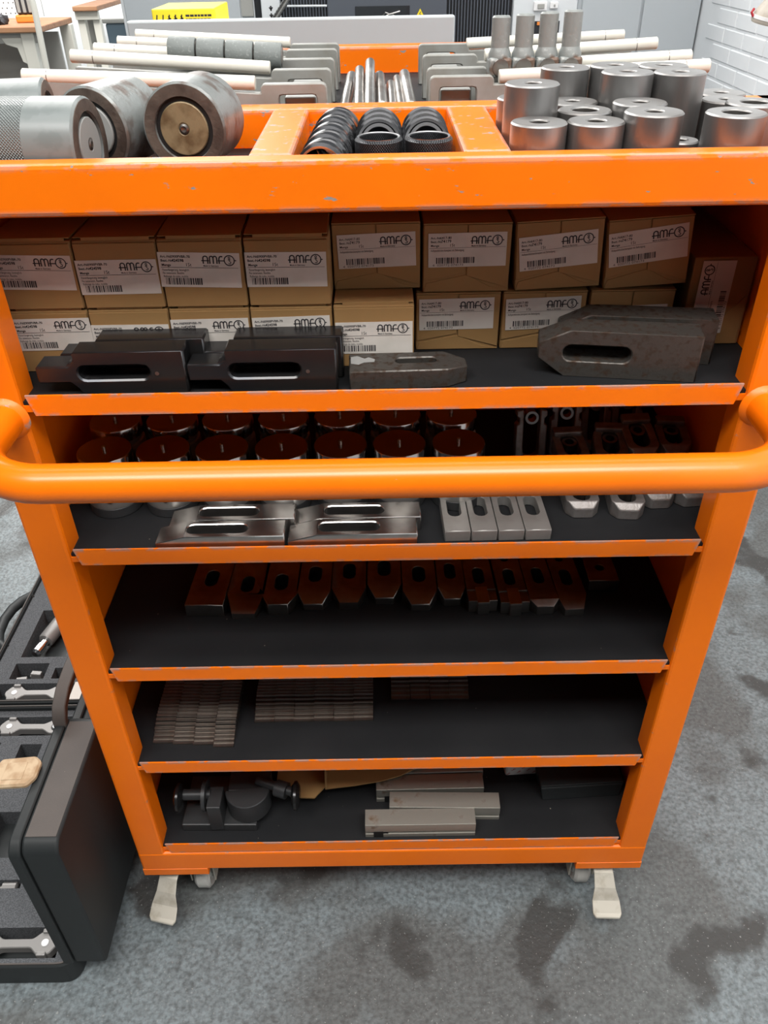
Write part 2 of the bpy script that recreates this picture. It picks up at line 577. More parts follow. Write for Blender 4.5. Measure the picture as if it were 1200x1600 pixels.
for z in Zl:
    sh = boxes('shelf', [(-0.414, 0.414, 0.003, 0.345, z - 0.020, z - 0.0125)], 'orange', cart)
    lip = plate('lip', [(-0.375, 0.001), (0.375, 0.001), (0.369, -0.0235), (-0.369, -0.0235)], [], 0.0025, 'orange_lip', sh,
                (0, 0.0025, z), (R(90), 0, 0), 0.0006)
    box('rubber_mat', (-0.413, 0.413, 0.0045, 0.342, z - 0.0125, z - 0.0085), 'mat', sh)
box('bottom_beam', (-0.425, 0.425, -0.0008, 0.0405, 0.1302, 0.1785), 'orange', cart, 0.004)
box('bottom_beam', (-0.425, 0.425, 0.808, 0.848, 0.130, 0.1785), 'orange', cart, 0.004)
for sx in (-1, 1):
    x0, x1 = sorted((sx * 0.422, sx * 0.383))
    box('bottom_rail', (x0, x1, 0.040, 0.808, 0.130, 0.1785), 'orange', cart, 0.003)
# push handle
hp = []
for sx in (-1, 1):
    side = [(sx * 0.400, 0.004, 1.008), (sx * 0.400, -0.045, 1.008)]
    for i in range(1, 10):
        a = math.pi / 2 * i / 9
        side.append((sx * (0.320 + 0.080 * math.cos(a)), -0.045 - 0.080 * math.sin(a), 1.008))
    hp += side if sx < 0 else side[::-1]
tube('handle', hp, 0.0190, 'orange_gloss', cart, 28)
for sx in (-1, 1):
    lathe('weld_collar', [(0.0189, 0), (0.0245, 0), (0.0215, 0.004), (0.0189, 0.006)], 'orange', cart, 28, True, (sx * 0.400, 0.0, 1.008), (R(90), 0, 0))
# corner plates, casters
for sx in (-1, 1):
    for y0 in (0.0, 0.748):
        x0, x1 = sorted((sx * 0.425, sx * 0.314))
        box('corner_plate', (x0, x1, y0 - 0.0008, y0 + 0.10, 0.114, 0.1315), 'orange', cart, 0.0008)
for sx in (-1, 1):
    for cy, front in ((0.052, True), (0.798, False)):
        cs = pivot('caster', cart, (sx * 0.368, cy, 0))
        box('mounting_plate', (-0.050, 0.050, -0.046, 0.046, 0.109, 0.114), 'caster', cs, 0.001)
        lathe('swivel_race', [(0, 0.094), (0.030, 0.094), (0.036, 0.102), (0.030, 0.109), (0, 0.109)], 'caster', cs, 24)
        wx = -sx * 0.028
        bm = bmesh.new()
        for s in (-1, 1):
            xx = wx + s * 0.021
            add_box(bm, xx - 0.0015, xx + 0.0015, -0.020, 0.026, 0.036, 0.097)
        add_box(bm, wx - 0.0225, wx + 0.0225, -0.020, 0.026, 0.094, 0.097)
        ob('fork', mesh_from(bm, 'fork'), 'caster', cs, bevel=0.001)
        w = lathe('wheel', [(0.008, -0.017), (0.022, -0.017), (0.028, -0.012), (0.039, -0.014), (0.044, -0.009), (0.0445, 0.009),
                            (0.039, 0.014), (0.028, 0.012), (0.022, 0.017), (0.008, 0.017)], 'wheel', cs, 32, True, (wx, 0.012, 0.0447), (0, R(90), 0))
        lathe('axle', [(0, -0.026), (0.007, -0.026), (0.007, 0.026), (0, 0.026)], 'chrome', cs, 12, False, (wx, 0.012, 0.0447), (0, R(90), 0))
        if front:
            # wide foot pedal of the wheel brake
            px = -0.014 if sx < 0 else -0.003
            bm = bmesh.new()
            prof = [(-0.028, 0.100, 0.017), (-0.048, 0.094, 0.0165), (-0.066, 0.078, 0.018), (-0.080, 0.062, 0.0235), (-0.096, 0.050, 0.0245), (-0.102, 0.046, 0.020)]
            prev = None
            for yy, zz, hw in prof:
                ring = [bm.verts.new((px - hw, yy, zz)), bm.verts.new((px + hw, yy - 0.003, zz)), bm.verts.new((px + hw, yy - 0.003, zz - 0.004)), bm.verts.new((px - hw, yy, zz - 0.004))]
                if prev:
                    for k in range(4):
                        bm.faces.new((prev[k], prev[(k + 1) % 4], ring[(k + 1) % 4], ring[k]))
                else:
                    bm.faces.new(ring)
                prev = ring
            bm.faces.new(prev[::-1])
            ob('brake_pedal', mesh_from(bm, 'brake_pedal'), 'caster', cs, (0, 0.0, 0), (0, 0, R(-9 if sx < 0 else 2)), 0.0015)


# ---------------------------------------------------------------- cartons with printed labels
class Print:
    """Flat print collected as thin geometry in the XZ plane, facing -Y."""
    def __init__(s):
        s.v, s.f = [], []

    def quad(s, pts):
        n = len(s.v)
        s.v += [(x, 0, z) for x, z in pts]
        s.f.append(tuple(range(n, n + len(pts))))

    def rect(s, x0, x1, z0, z1):
        s.quad([(x0, z0), (x1, z0), (x1, z1), (x0, z1)])

    def stroke(s, pts, w, closed=False):
        pts = [Vector(p) for p in pts]
        n = len(pts)
        L, Rr = [], []
        for i in range(n):
            a = pts[i - 1] if (i or closed) else None
            b = pts[(i + 1) % n] if (i < n - 1 or closed) else None
            t = Vector((0, 0))
            if a is not None:
                t += (pts[i] - a).normalized()
            if b is not None:
                t += (b - pts[i]).normalized()
            t.normalize()
            nn = Vector((-t.y, t.x)) * w / 2
            L.append(pts[i] + nn)
            Rr.append(pts[i] - nn)
        for i in range(n if closed else n - 1):
            j = (i + 1) % n
            s.quad([tuple(Rr[i]), tuple(Rr[j]), tuple(L[j]), tuple(L[i])])

    def text(s, body, x, z, size, bold=0.0, sx=1.0):
        cu = bpy.data.curves.new('print_text', 'FONT')
        cu.body, cu.size, cu.offset = body, 1.0, bold
        cu.resolution_u = 2
        o = bpy.data.objects.new('print_text', cu)
        C.objects.link(o)
        bpy.context.view_layer.update()
        me = bpy.data.meshes.new_from_object(o.evaluated_get(bpy.context.evaluated_depsgraph_get()))
        n = len(s.v)
        s.v += [(x + v.co.x * size * sx, 0, z + v.co.y * size) for v in me.vertices]
        s.f += [tuple(n + i for i in p.vertices) for p in me.polygons]
        bpy.data.objects.remove(o)
        bpy.data.meshes.remove(me)
        bpy.data.curves.remove(cu)

    def barcode(s, x, z, w, h, seed):
        rnd = random.Random(seed)
        cx = x
        while cx < x + w:
            b = rnd.choice((0.0005, 0.0005, 0.0009, 0.0013))
            s.rect(cx, cx + b, z, z + h)
            cx += b + rnd.choice((0.0005, 0.0007, 0.0011))

    def logo(s, x, z, k):
        """AMF wordmark joined to a ring by a bar; k = letter height."""
        w = 0.17 * k
        arch = lambda x0, x1, top, n=8: [(x + k * (x0 + (x1 - x0) * (0.5 - 0.5 * math.cos(math.pi * i / n))), z + k * (top - 0.28 + 0.28 * math.sin(math.pi * i / n))) for i in range(n + 1)]
        P = lambda a, b: (x + k * a, z + k * b)
        s.stroke([P(0.18, 0)] + arch(0.18, 0.78, 1.0) + [P(0.78, 0)], w)
        s.stroke([P(1.05, 0)] + arch(1.05, 1.52, 1.0) + [P(1.52, 0)], w)
        s.stroke([P(1.52, 0.7)] + arch(1.52, 1.99, 1.0)[1:] + [P(1.99, 0)], w)
        s.stroke([P(2.28, 0), P(2.28, 0.62), P(2.36, 0.88), P(2.52, 0.98), P(2.78, 0.95)], w)
        s.stroke([P(-0.06, 0.40), P(0.95, 0.40)], w * 0.85)
        s.stroke([P(2.1, 0.40), P(3.05, 0.40)], w * 0.85)
        cx, cz, rr = 3.63, 0.45, 0.66
        s.stroke([P(cx + rr * math.cos(2 * math.pi * i / 28), cz + rr * math.sin(2 * math.pi * i / 28)) for i in range(28)], w * 0.85, True)
        s.stroke([P(cx + rr, cz), P(cx + rr + 0.26, cz)], w * 0.8)
        s.stroke([P(cx + 0.12 * math.cos(2 * math.pi * i / 12), cz + 0.36 + 0.12 * math.sin(2 * math.pi * i / 12)) for i in range(12)], w * 0.6, True)
        s.stroke([P(cx, cz + 0.24), P(cx, cz - 0.1)], w * 0.6)
        s.stroke([P(cx - 0.2, cz + 0.1), P(cx + 0.2, cz + 0.1)], w * 0.6)
        s.stroke([P(cx, cz - 0.1), P(cx + 0.2, cz - 0.22), P(cx + 0.12, cz - 0.44), P(cx - 0.14, cz - 0.40)], w * 0.7)

    def mesh(s, name, m='ink'):
        me = bpy.data.meshes.new(name)
        me.from_pydata(s.v, [], s.f)
        me.materials.append(M[m])
        return me


LW, LH = 0.084, 0.0365
pa = Print()
pa.text('Art.-Nr.', 0.0025, 0.0310, 0.0036, 0.02)
pa.text('2900PVBR-70', 0.0130, 0.0310, 0.0036, 0.02)
pa.text('Best.-Nr.', 0.0025, 0.0268, 0.0036, 0.02)
pa.text('424598', 0.0140, 0.0268, 0.0041, 0.03)
pa.text('Menge', 0.0030, 0.0222, 0.0036, 0.02)
pa.text('1St', 0.0275, 0.0222, 0.0050)
pa.rect(0.002, 0.082, 0.0207, 0.0211)
pa.text('Fixverlängerung, beweglich', 0.0030, 0.0172, 0.0034, 0.0, 0.75)
pa.text('Fix extension, flexible', 0.0030, 0.0138, 0.0034, 0.0, 0.75)
pa.text('Rallonge du tube, mobile', 0.0035, 0.0104, 0.0034, 0.0, 0.75)
pa.barcode(0.0055, 0.0026, 0.038, 0.0072, 3)
pa.logo(0.0450, 0.0252, 0.0078)
pa.text('Made in Germany', 0.0460, 0.0222, 0.0022, 0.02)
PR_A = pa.mesh('print_long')
pb = Print()
pb.text('Art.-Nr.', 0.0025, 0.0305, 0.0034, 0.01)
pb.text('6417-80', 0.0125, 0.0305, 0.0037, 0.01)
pb.text('Best.-Nr.', 0.0025, 0.0265, 0.0034, 0.01)
pb.text('74179', 0.0135, 0.0265, 0.0044, 0.01)
pb.text('Menge', 0.0025, 0.0224, 0.0034, 0.01)
pb.text('1St', 0.0225, 0.0222, 0.0046)
pb.rect(0.001, 0.083, 0.0207, 0.0210)
pb.text('Aufspannböcken,komplett mit Befestigung', 0.0025, 0.0172, 0.0034, 0.0, 0.62)
pb.barcode(0.0085, 0.0040, 0.040, 0.0066, 9)
pb.text('4  020772 074173', 0.0045, 0.0012, 0.0034, 0.0, 1.35)
pb.logo(0.0455, 0.0245, 0.0078)
pb.text('Made in Germany', 0.0460, 0.0218, 0.0022, 0.02)
PR_B = pb.mesh('print_short')

_b = bmesh.new()
add_box(_b, 0, LW, -0.0004, 0, 0, LH)
LABEL_ME = mesh_from(_b, 'label')
LABEL_ME.materials.append(M['label'])


def carton(label, x0, x1, y0, z0, z1, depth, kind, lx, lz, lrot=0.0, yaw=0.0, roll=0.0, flap_tilt=0.0, top_gap=True, group='cardboard cartons on the top shelf'):
    w, h = x1 - x0, z1 - z0
    t = thing('carton', label, 'box', (x0, y0, z0), (0, R(-roll), R(yaw)), group)
    c = 'card'
    box('carton_body', (0, w, 0.0008, depth, 0, h - 0.0015), c, t, 0.0015)
    if kind == 'A':
        # one-piece front, tuck-in lid set back a little
        box('front_panel', (0.0008, w - 0.0008, -0.0012, 0.0006, 0.0006, h - 0.004), c, t, 0.0006)
        lid = box('lid', (0.001, w - 0.001, 0.004, depth - 0.002, -0.0004, 0.0008), c, t, 0.0003, (0, 0, h + 0.0005), (R(flap_tilt), 0, 0))
        box('tuck_flap', (0.010, w - 0.006, 0.0015, 0.0032, -0.006, 0.0012), 'card', lid, 0.0003)
    else:
        # interlocking end flaps: two upper halves over a pointed lower flap
        box('front_panel', (0.0006, w - 0.0006, -0.0004, 0.0010, 0.0004, h - 0.001), c, t, 0.0005)
        m_ = w * 0.5
        plate('end_flap', [(0.001, h * 0.17), (m_ - 0.0006, h * 0.30), (m_ - 0.0006, h - 0.001), (0.001, h - 0.001)], [], 0.0011, c, t, (0, -0.0004, 0), (R(90), 0, 0), 0.0003)
        plate('end_flap', [(m_ + 0.0006, h * 0.25), (w - 0.001, h * 0.06), (w - 0.001, h - 0.001), (m_ + 0.0006, h - 0.001)], [], 0.0014, c, t, (0, -0.0004, 0), (R(90), 0, 0), 0.0003)
        plate('bottom_flap', [(0.001, 0.001), (w - 0.001, 0.001), (w * 0.78, h * 0.08), (m_ + 0.001, h * 0.26), (m_ - 0.001, h * 0.26), (0.004, h * 0.14)], [], 0.0008, c, t, (0, -0.0004, 0), (R(90), 0, 0), 0.0003)
        box('lid', (0.0005, w - 0.0005, -0.002, depth, -0.0004, 0.0010), c, t, 0.0003, (0, 0, h), (R(flap_tilt), 0, 0))
    ly = -0.0013 if kind == 'A' else -0.0019
    lb = ob('paper_label', LABEL_ME, None, t, (lx - x0, ly, lz - z0), (0, R(lrot), 0))
    ob('print', PR_A if kind == 'A' else PR_B, None, lb, (0, -0.0006, 0))
    return t


zb, zm = 1.0257, 1.0985
# long-label cartons, lower row then upper row
lo = [(-0.404, -0.3175, -0.4005, 1.0515, -0.4), (-0.3165, -0.2305, -0.3165, 1.0435, 0.3), (-0.2295, -0.1435, -0.2290, 1.0480, -0.6), (-0.1425, -0.0545, -0.1405, 1.0485, -1.2), (-0.0530, 0.0340, -0.0515, 1.0415, -0.3)]
lw = ['leftmost', 'second from left', 'third from left', 'fourth from left', 'fifth from left']
for i, (a, b, lx, lz, lr) in enumerate(lo):
    txt = ('brown carton with long part number label, %s in the lower row' % lw[i]) if i < 4 else 'single long-label carton low in the middle, under the short-label cartons'
    carton(txt, a, b, 0.076, zb, zm - 0.0008, 0.20, 'A', lx, lz, lr)
up = [(-0.4040, -0.3180, -0.4055, 1.1215, 1.6), (-0.3165, -0.2310, -0.3170, 1.1140, -0.2), (-0.2300, -0.1430, -0.2315, 1.1215, 1.8), (-0.1415, -0.0545, -0.1415, 1.1195, 0.5)]
for i, (a, b, lx, lz, lr) in enumerate(up):
    carton('brown carton with long part number label, %s in the upper row' % lw[i], a, b, 0.076, zm, 1.1715, 0.20, 'A', lx, lz, lr, flap_tilt=(0, 0, 3.0, 3.5)[i])
# short-label cartons
lo2 = [('left of three in the lower row', 0.0375, 0.1325, 0.0415, 1.0505, -0.8, 0), ('middle of three in the lower row', 0.1345, 0.2290, 0.1395, 1.0490, -2.0, 0), ('lower row, behind the heavy rusty clamp', 0.2320, 0.3270, 0.2370, 1.0380, -1.8, 0)]
for tx, a, b, lx, lz, lr, ro in lo2:
    carton('short-label carton with split end flaps, ' + tx, a, b, 0.116, zb, 1.0930, 0.19, 'B', lx, lz, lr)
up2 = [('first of four in the upper row', -0.0530, 0.0420, -0.0465, 1.1230, -1.6, 0.3), ('second of four in the upper row', 0.0445, 0.1395, 0.0505, 1.1230, -0.6, 0.0), ('third of four, tipped in the upper row', 0.1465, 0.2405, 0.1515, 1.1165, -3.2, 2.6), ('fourth of four with torn lid, in the upper row', 0.2450, 0.3360, 0.2490, 1.1190, -4.2, 3.6)]
for i, (tx, a, b, lx, lz, lr, ro) in enumerate(up2):
    carton('short-label carton with split end flaps, ' + tx, a, b, 0.116, 1.0945 if i else 1.0994, 1.1690 if i else 1.1710, 0.19, 'B', lx, lz, lr - 0, roll=ro, flap_tilt=(0, 0, -1, 4)[i])
# carton stood on its side at the right panel
t = thing('carton', 'upright carton with sideways label beside the right side panel', 'box', (0.3420, 0.118, zb), (0, 0, 0), 'cardboard cartons on the top shelf')
box('carton_body', (0, 0.0690, 0, 0.19, 0, 0.1020), 'card', t, 0.0015)
plate('end_flap', [(0.001, 0.001), (0.066, 0.001), (0.067, 0.060), (0.030, 0.0150)], [], 0.0012, 'card', t, (0, 0, 0), (R(90), 0, 0), 0.0003)
lb = ob('paper_label', LABEL_ME, None, t, (0.0455, -0.0016, 0.0145), (0, R(-90), 0))
ob('print', PR_B, None, lb, (0, -0.0006, 0))


# ---------------------------------------------------------------- shelf 1: clamps in front of the cartons
def mirror(pts):
    return [(-x, y) for x, y in pts][::-1]


def stepped_clamp(label, x, y, yaw=0):
    """Black clamp stood on edge with a stepped nose and a long slot; x is the nose tip."""
    out = [(0.000, 0.0145), (0.0330, 0.0145), (0.0400, 0.0080), (0.0440, 0.0000), (0.1570, 0.0000), (0.1570, 0.0490), (0.0410, 0.0490), (0.0410, 0.0395), (0.0340, 0.0335), (0.000, 0.0335)]
    t = thing('stepped_clamp', label, 'clamp', (x, y, 1.0257), (0, 0, R(yaw)), 'black stepped clamps')
    plate('clamp_body', out, [slot_pts(0.081, 0.0255, 0.075, 0.016)], 0.029, 'black_ox', t, (0, 0.029, 0), (R(90), 0, 0), 0.0018)
    lathe('set_screw', [(0, 0), (0.0022, 0), (0.0022, 0.0006), (0, 0.0006)], 'steel_dark', t, 10, False, (0.126, -0.0001, 0.024), (R(90), 0, 0))
    return t


stepped_clamp('black stepped clamp at far left, front of its pair', -0.363, 0.016, 0.5)
stepped_clamp('black stepped clamp at far left, rear of its pair', -0.347, 0.0475, 0)
stepped_clamp('black stepped clamp beside the rusty wedge, front of its pair', -0.2050, 0.016, 0)
stepped_clamp('black stepped clamp beside the rusty wedge, rear of its pair', -0.2000, 0.0475, 0)
t = thing('slotted_clamp', 'rusty wedge-nosed clamp with pale paint patch lying flat in front of cartons', 'clamp', (-0.036, 0.017, 1.0257), (0, 0, R(2)))
plate('clamp_body', [(0, 0), (0.104, 0), (0.126, 0.012), (0.126, 0.030), (0.104, 0.044), (0, 0.044)], [slot_pts(0.072, 0.025, 0.045, 0.013)], 0.0215, 'rusty', t, bevel=0.0012, wedges=[(0, 0.105, 1, 0.12)])
plate('paint_patch', [(0.002, 0.020), (0.010, 0.017), (0.016, 0.022), (0.027, 0.023), (0.028, 0.029), (0.021, 0.034), (0.017, 0.031), (0.009, 0.038), (0.002, 0.036)], [], 0.0005, 'grey_disc', t, (0, 0, 0.0213))


def heavy_clamp(label, x, y, yaw):
    t = thing('heavy_clamp', label, 'clamp', (x, y, 1.0257), (0, 0, R(yaw)), 'heavy rusty clamps on the top shelf')
    plate('clamp_body', [(0.0, 0.020), (0.028, 0.0), (0.168, 0.0), (0.168, 0.0520), (0.032, 0.0520), (0.0, 0.0380)], [slot_pts(0.062, 0.027, 0.072, 0.0185)], 0.035, 'rusty', t, (0, 0.035, 0), (R(90), 0, 0), 0.0013)
    return t


heavy_clamp('heavy rusty clamp stood on edge at right, front of two', 0.1660, 0.0480, -9)
heavy_clamp('heavy rusty clamp stood on edge at right, rear of two', 0.1950, 0.0870, -8)

# ---------------------------------------------------------------- shelf 2: pots, flat clamps, forged jaws
z2 = 0.8197
pot = None
px_f = [-0.3500, -0.2765, -0.2030, -0.1290, -0.0555, 0.0180, 0.0920]
px_b = [-0.3560, -0.2810, -0.2075, -0.1335, -0.0595, 0.0145, 0.0885]
bm = None
for row, xs, yy in (('front', px_f, 0.107), ('back', px_b, 0.182)):
    for i, x in enumerate(xs):
        lab = 'round steel support pot with centre pin, %s from left in the %s row' % (ORD[i], row)
        y_ = yy + (0.004 if i > 3 else 0.0)
        if pot is None:
            pot = thing('support_pot', lab, 'support', (x, y_, z2), (0, 0, 0), 'round steel pots on the second shelf')
            lathe('base_ring', [(0, 0), (0.0320, 0), (0.0330, 0.001), (0.0330, 0.013), (0.0320, 0.014), (0, 0.014)], 'black_cast', pot, 40)
            lathe('pot_body', [(0.0, 0.0138), (0.0330, 0.0138), (0.0336, 0.016), (0.0336, 0.054), (0.0326, 0.056), (0.0305, 0.057), (0.0305, 0.064), (0, 0.064)], 'pot_steel', pot, 40)
            lathe('pot_lid', [(0, 0.0642), (0.0325, 0.0642), (0.0335, 0.065), (0.0335, 0.0815), (0.0325, 0.083), (0, 0.083)], 'lid_steel', pot, 44)
            lathe('centre_pin', [(0, 0.083), (0.0023, 0.083), (0.0023, 0.088), (0.0017, 0.0887), (0, 0.0887)], 'steel', pot, 12)
            lathe('set_screw', [(0.0014, 0), (0.0037, 0), (0.0034, 0.0012), (0.0014, 0.0012)], 'steel_dark', pot, 14, True, (0.004, -0.0333, 0.028), (R(90), 0, 0))
            lathe('screw_socket', [(0, 0), (0.0014, 0), (0.0014, 0.0003), (0, 0.0003)], 'bore', pot, 8, False, (0.004, -0.0335, 0.028), (R(90), 0, 0))
        else:
            dup(pot, lab, (x, y_, z2), (0, 0, R(random.uniform(-20, 20))))

tc_proto = None
for x, y, rz, lab in ((-0.2775, 0.006, 0.0, 'long slotted steel clamp, front one of the left pair'), (-0.2680, 0.0400, 0.3, 'long slotted steel clamp, rear one of the left pair'),
                      (-0.1185, 0.006, 0.2, 'long slotted steel clamp, front one of the right pair'), (-0.1130, 0.0400, 0.0, 'long slotted steel clamp, rear one of the right pair')):
    if tc_proto is None:
        tc_proto = thing('flat_clamp', lab, 'clamp', (x, y, z2), (0, 0, R(rz)), 'long slotted clamps on the second shelf')
        plate('clamp_body', [(0, 0.0), (0.156, 0.0), (0.156, 0.0325), (0, 0.0325)], [slot_pts(0.0735, 0.0165, 0.074, 0.0175)], 0.0210, 'bright', tc_proto, bevel=0.0013, wedges=[(0, 0.036, -1, 0.25)])
    else:
        dup(tc_proto, lab, (x, y, z2), (0, 0, R(rz)))
nc = None
for i, x in enumerate((0.0705, 0.1030, 0.1355, 0.1680)):
    lab = 'narrow slotted steel clamp, %s from left in a row of four' % ORD[i]
    if nc is None:
        nc = thing('narrow_clamp', lab, 'clamp', (x, 0.016, z2), (0, 0, R(1.5)), 'narrow slotted clamps side by side')
        plate('clamp_body', [(0, 0), (0.0312, 0), (0.0312, 0.115), (0, 0.115)], [slot_pts(0.0156, 0.052, 0.042, 0.0165, False)], 0.0155, 'pot_steel', nc, bevel=0.0009)
    else:
        dup(nc, lab, (x, 0.016, z2), (0, 0, R(1.5)))


def forged_jaw_mesh():
    out = [(-0.012, 0.0), (0.012, 0.0), (0.0210, 0.011), (0.0210, 0.050), (0.0145, 0.062), (-0.0145, 0.062), (-0.0210, 0.050), (-0.0210, 0.011)]
    bm = plate_bm(round_poly(out, 0.003, 3), [slot_pts(0, 0.032, 0.044, 0.0215, False)], 0.021)
    wedge(bm, 1, 0.0075, -1, 0.9, 0.021)
    return mesh_from(bm, 'jaw_body', 35)


fj = None
jaws = [('front', 'first', 0.2470, 0.059, z2, 0, 0, 1), ('front', 'second', 0.3020, 0.054, z2, 0, -4, 1), ('front', 'third', 0.3480, 0.076, z2, 0, 2, 0), ('front', 'fourth', 0.3920, 0.079, z2, 0, 6, 0),
        ('raised', 'first', 0.2460, 0.124, z2 + 0.026, 6, 3, 0), ('raised', 'second', 0.2920, 0.122, z2 + 0.030, 10, -6, 0), ('raised', 'third', 0.3350, 0.132, z2 + 0.034, 16, 4, 1), ('raised', 'fourth', 0.3800, 0.142, z2 + 0.030, 6, -5, 0)]
for rw, od, x, y, z, rx, rz, inner in jaws:
    lab = ('forged steel clamp jaw, %s from left in the front row on the mat' if rw == 'front' else 'forged steel clamp jaw, %s from left of those piled behind the handle bar') % od
    if fj is None:
        fj = thing('forged_jaw', lab, 'clamp', (x, y, z), (R(rx), 0, R(rz)), 'forged steel jaws')
        ob('jaw_body', forged_jaw_mesh(), 'forged', fj, bevel=0.0012)
        box('heel_block', (-0.019, 0.019, 0.050, 0.064, 0.0205, 0.028), 'forged', fj, 0.002)
        lathe('pivot_bush', [(0.006, 0.004), (0.0098, 0.004), (0.0098, 0.0195), (0.006, 0.0195)], 'steel_dark', fj, 20, True, (0, 0.0405, 0))
    else:
        dup(fj, lab, (x, y, z), (R(rx), 0, R(rz)))
# upright jaw holders at the back: forked legs with stepped shoulders and a drilled head
hold = None
for i, (x, y, z, rx, rz, d) in enumerate(((0.1980, 0.196, z2, -14, 0, 'leftmost'), (0.2470, 0.205, z2, -16, -5, 'second from left'),
                                          (0.2920, 0.232, z2, -12, 6, 'leaning back, third from left'), (0.3370, 0.238, z2, -10, -4, 'rightmost'))):
    lab = 'forked steel clamp holder %s of the upright ones' % d
    if hold is None:
        hold = thing('clamp_holder', lab, 'clamp', (x, y, z), (R(rx), 0, R(rz)), 'forked clamp holders')
        out = [(-0.016, 0.0), (0.016, 0.0), (0.021, 0.010), (0.021, 0.056), (0.017, 0.058), (0.017, 0.066), (0.0205, 0.068), (0.0205, 0.076), (0.0110, 0.078), (0.0110, 0.026)]
        arc = [(0.011 * math.cos(a), 0.020 - 0.011 * math.sin(a)) for a in [math.pi * k / 8 for k in range(1, 8)]]
        out = out + arc + mirror(out[2:])[:]
        plate('fork_body', out, [], 0.020, 'forged', hold, (0, 0, 0), (R(90), 0, 0), 0.0014)
        plate('drilled_head', round_poly([(-0.020, 0), (0.020, 0), (0.020, 0.020), (-0.020, 0.020)], 0.004, 3), [circ_pts(0, 0.010, 0.0072, 16), circ_pts(-0.0145, 0.010, 0.0024, 8), circ_pts(0.0145, 0.010, 0.0024, 8)], 0.010, 'steel', hold, (0, 0.004, 0.079), (R(62), 0, 0), 0.001)
        lathe('bush', [(0.0058, 0), (0.0090, 0), (0.0090, 0.018), (0.0058, 0.018)], 'steel', hold, 20, True, (0, -0.001, 0.066), (R(90), 0, 0))
    else:
        dup(hold, lab, (x, y, z), (R(rx), 0, R(rz)))

# ---------------------------------------------------------------- shelf 3: clamps with tapered noses
z3 = 0.6142
specs = [  # x centre, y nose, body width, nose width, taper length, slope, slot centre, kind, tilt, words
    (-0.2660, 0.110, 0.0560, 0.0560, 0.0, 0.0, 0.060, 'flat', -4, 'square-ended clamp, leftmost on the third shelf'),
    (-0.2090, 0.103, 0.0540, 0.0330, 0.030, 0.38, 0.052, 'taper', -3, 'clamp with long tapered sloping nose beside the square-ended one'),
    (-0.1590, 0.109, 0.0540, 0.0290, 0.024, 0.0, 0.050, 'taper', -2, 'clamp with flat tapered nose, third from left'),
    (-0.1090, 0.118, 0.0500, 0.0280, 0.022, 0.42, 0.058, 'taper', -1, 'tapered sloping clamp, fourth from left'),
    (-0.0570, 0.121, 0.0500, 0.0270, 0.022, 0.42, 0.060, 'taper', 0, 'tapered sloping clamp, fifth from left'),
    (-0.0045, 0.129, 0.0500, 0.0270, 0.022, 0.42, 0.058, 'taper', 0, 'tapered sloping clamp set furthest back, sixth from left'),
    (0.0480, 0.114, 0.0500, 0.0270, 0.022, 0.42, 0.058, 'taper', 1, 'tapered sloping clamp, seventh from left'),
    (0.0950, 0.123, 0.0400, 0.0240, 0.018, 0.42, 0.055, 'taper', 1, 'slimmer tapered clamp, eighth from left'),
    (0.1385, 0.104, 0.0420, 0.0170, 0.0, 0.0, 0.062, 'tongue', 3, 'clamp with narrow tongue and stepped shoulders, left of two'),
    (0.1845, 0.100, 0.0420, 0.0170, 0.0, 0.0, 0.062, 'tongue', 4, 'clamp with narrow tongue and stepped shoulders, right of two'),
    (0.2275, 0.102, 0.0420, 0.0240, 0.010, 0.6, 0.062, 'taper2', 4, 'drilled clamp with blunt narrow nose, second from right'),
    (0.2690, 0.099, 0.0430, 0.0270, 0.022, 0.42, 0.060, 'taper2', 5, 'drilled clamp with tapered nose, rightmost of the row'),
]
for x, y, bw, nw, tl, sl, sc, kind, tilt, words in specs:
    t = thing('nosed_clamp', words, 'clamp', (x, y, z3), (0, 0, R(tilt * 0.6)), 'row of clamps on the third shelf')
    h = 0.0215
    if kind == 'flat':
        out = [(-bw / 2, 0), (bw / 2, 0), (bw / 2, 0.17), (-bw / 2, 0.17)]
    elif kind == 'tongue':
        out = [(-nw / 2, 0), (nw / 2, 0), (nw / 2, 0.006), (bw / 2, 0.006), (bw / 2, 0.17), (-bw / 2, 0.17), (-bw / 2, 0.006), (-nw / 2, 0.006)]
    else:
        out = [(-nw / 2, 0), (nw / 2, 0), (bw / 2, tl), (bw / 2, 0.17), (-bw / 2, 0.17), (-bw / 2, tl)]
    holes = [slot_pts(0, sc, 0.036, 0.0195 if bw > 0.045 else 0.0165, False)]
    if kind in ('tongue', 'taper2'):
        holes.append(circ_pts(0, sc + 0.042, 0.0058, 14))
    wd = []
    if sl:
        wd.append((1, tl, -1, sl))
    b = plate('clamp_body', out, holes, h, 'steel_dark', t, bevel=0.0008, wedges=wd)
    if kind == 'tongue':
        box('tongue', (-nw / 2, nw / 2, -0.0005, 0.034, h - 0.001, h + 0.0025), 'steel', t, 0.0006)
        box('shoulder_step', (-bw / 2, bw / 2, 0.0290, 0.0320, h - 0.001, h + 0.0018), 'steel_dark', t, 0.0005)
t = tag(plate('drilled_block', [(0, 0), (0.045, 0), (0.045, 0.06), (0, 0.06)], [circ_pts(0.022, 0.030, 0.007, 16)], 0.020, 'steel_dark', None, (0.300, 0.152, z3), bevel=0.001),
        'dark drilled steel block deep at the right of the third shelf', 'block')

# ---------------------------------------------------------------- shelf 4: shingled steel strips
z4 = 0.4117


def strip_mesh(lx):
    bm = bmesh.new()
    add_box(bm, 0, lx, 0, 0.038, 0, 0.0032)
    me = mesh_from(bm, 'steel_strip')
    me.materials.append(M['strip'])
    return me


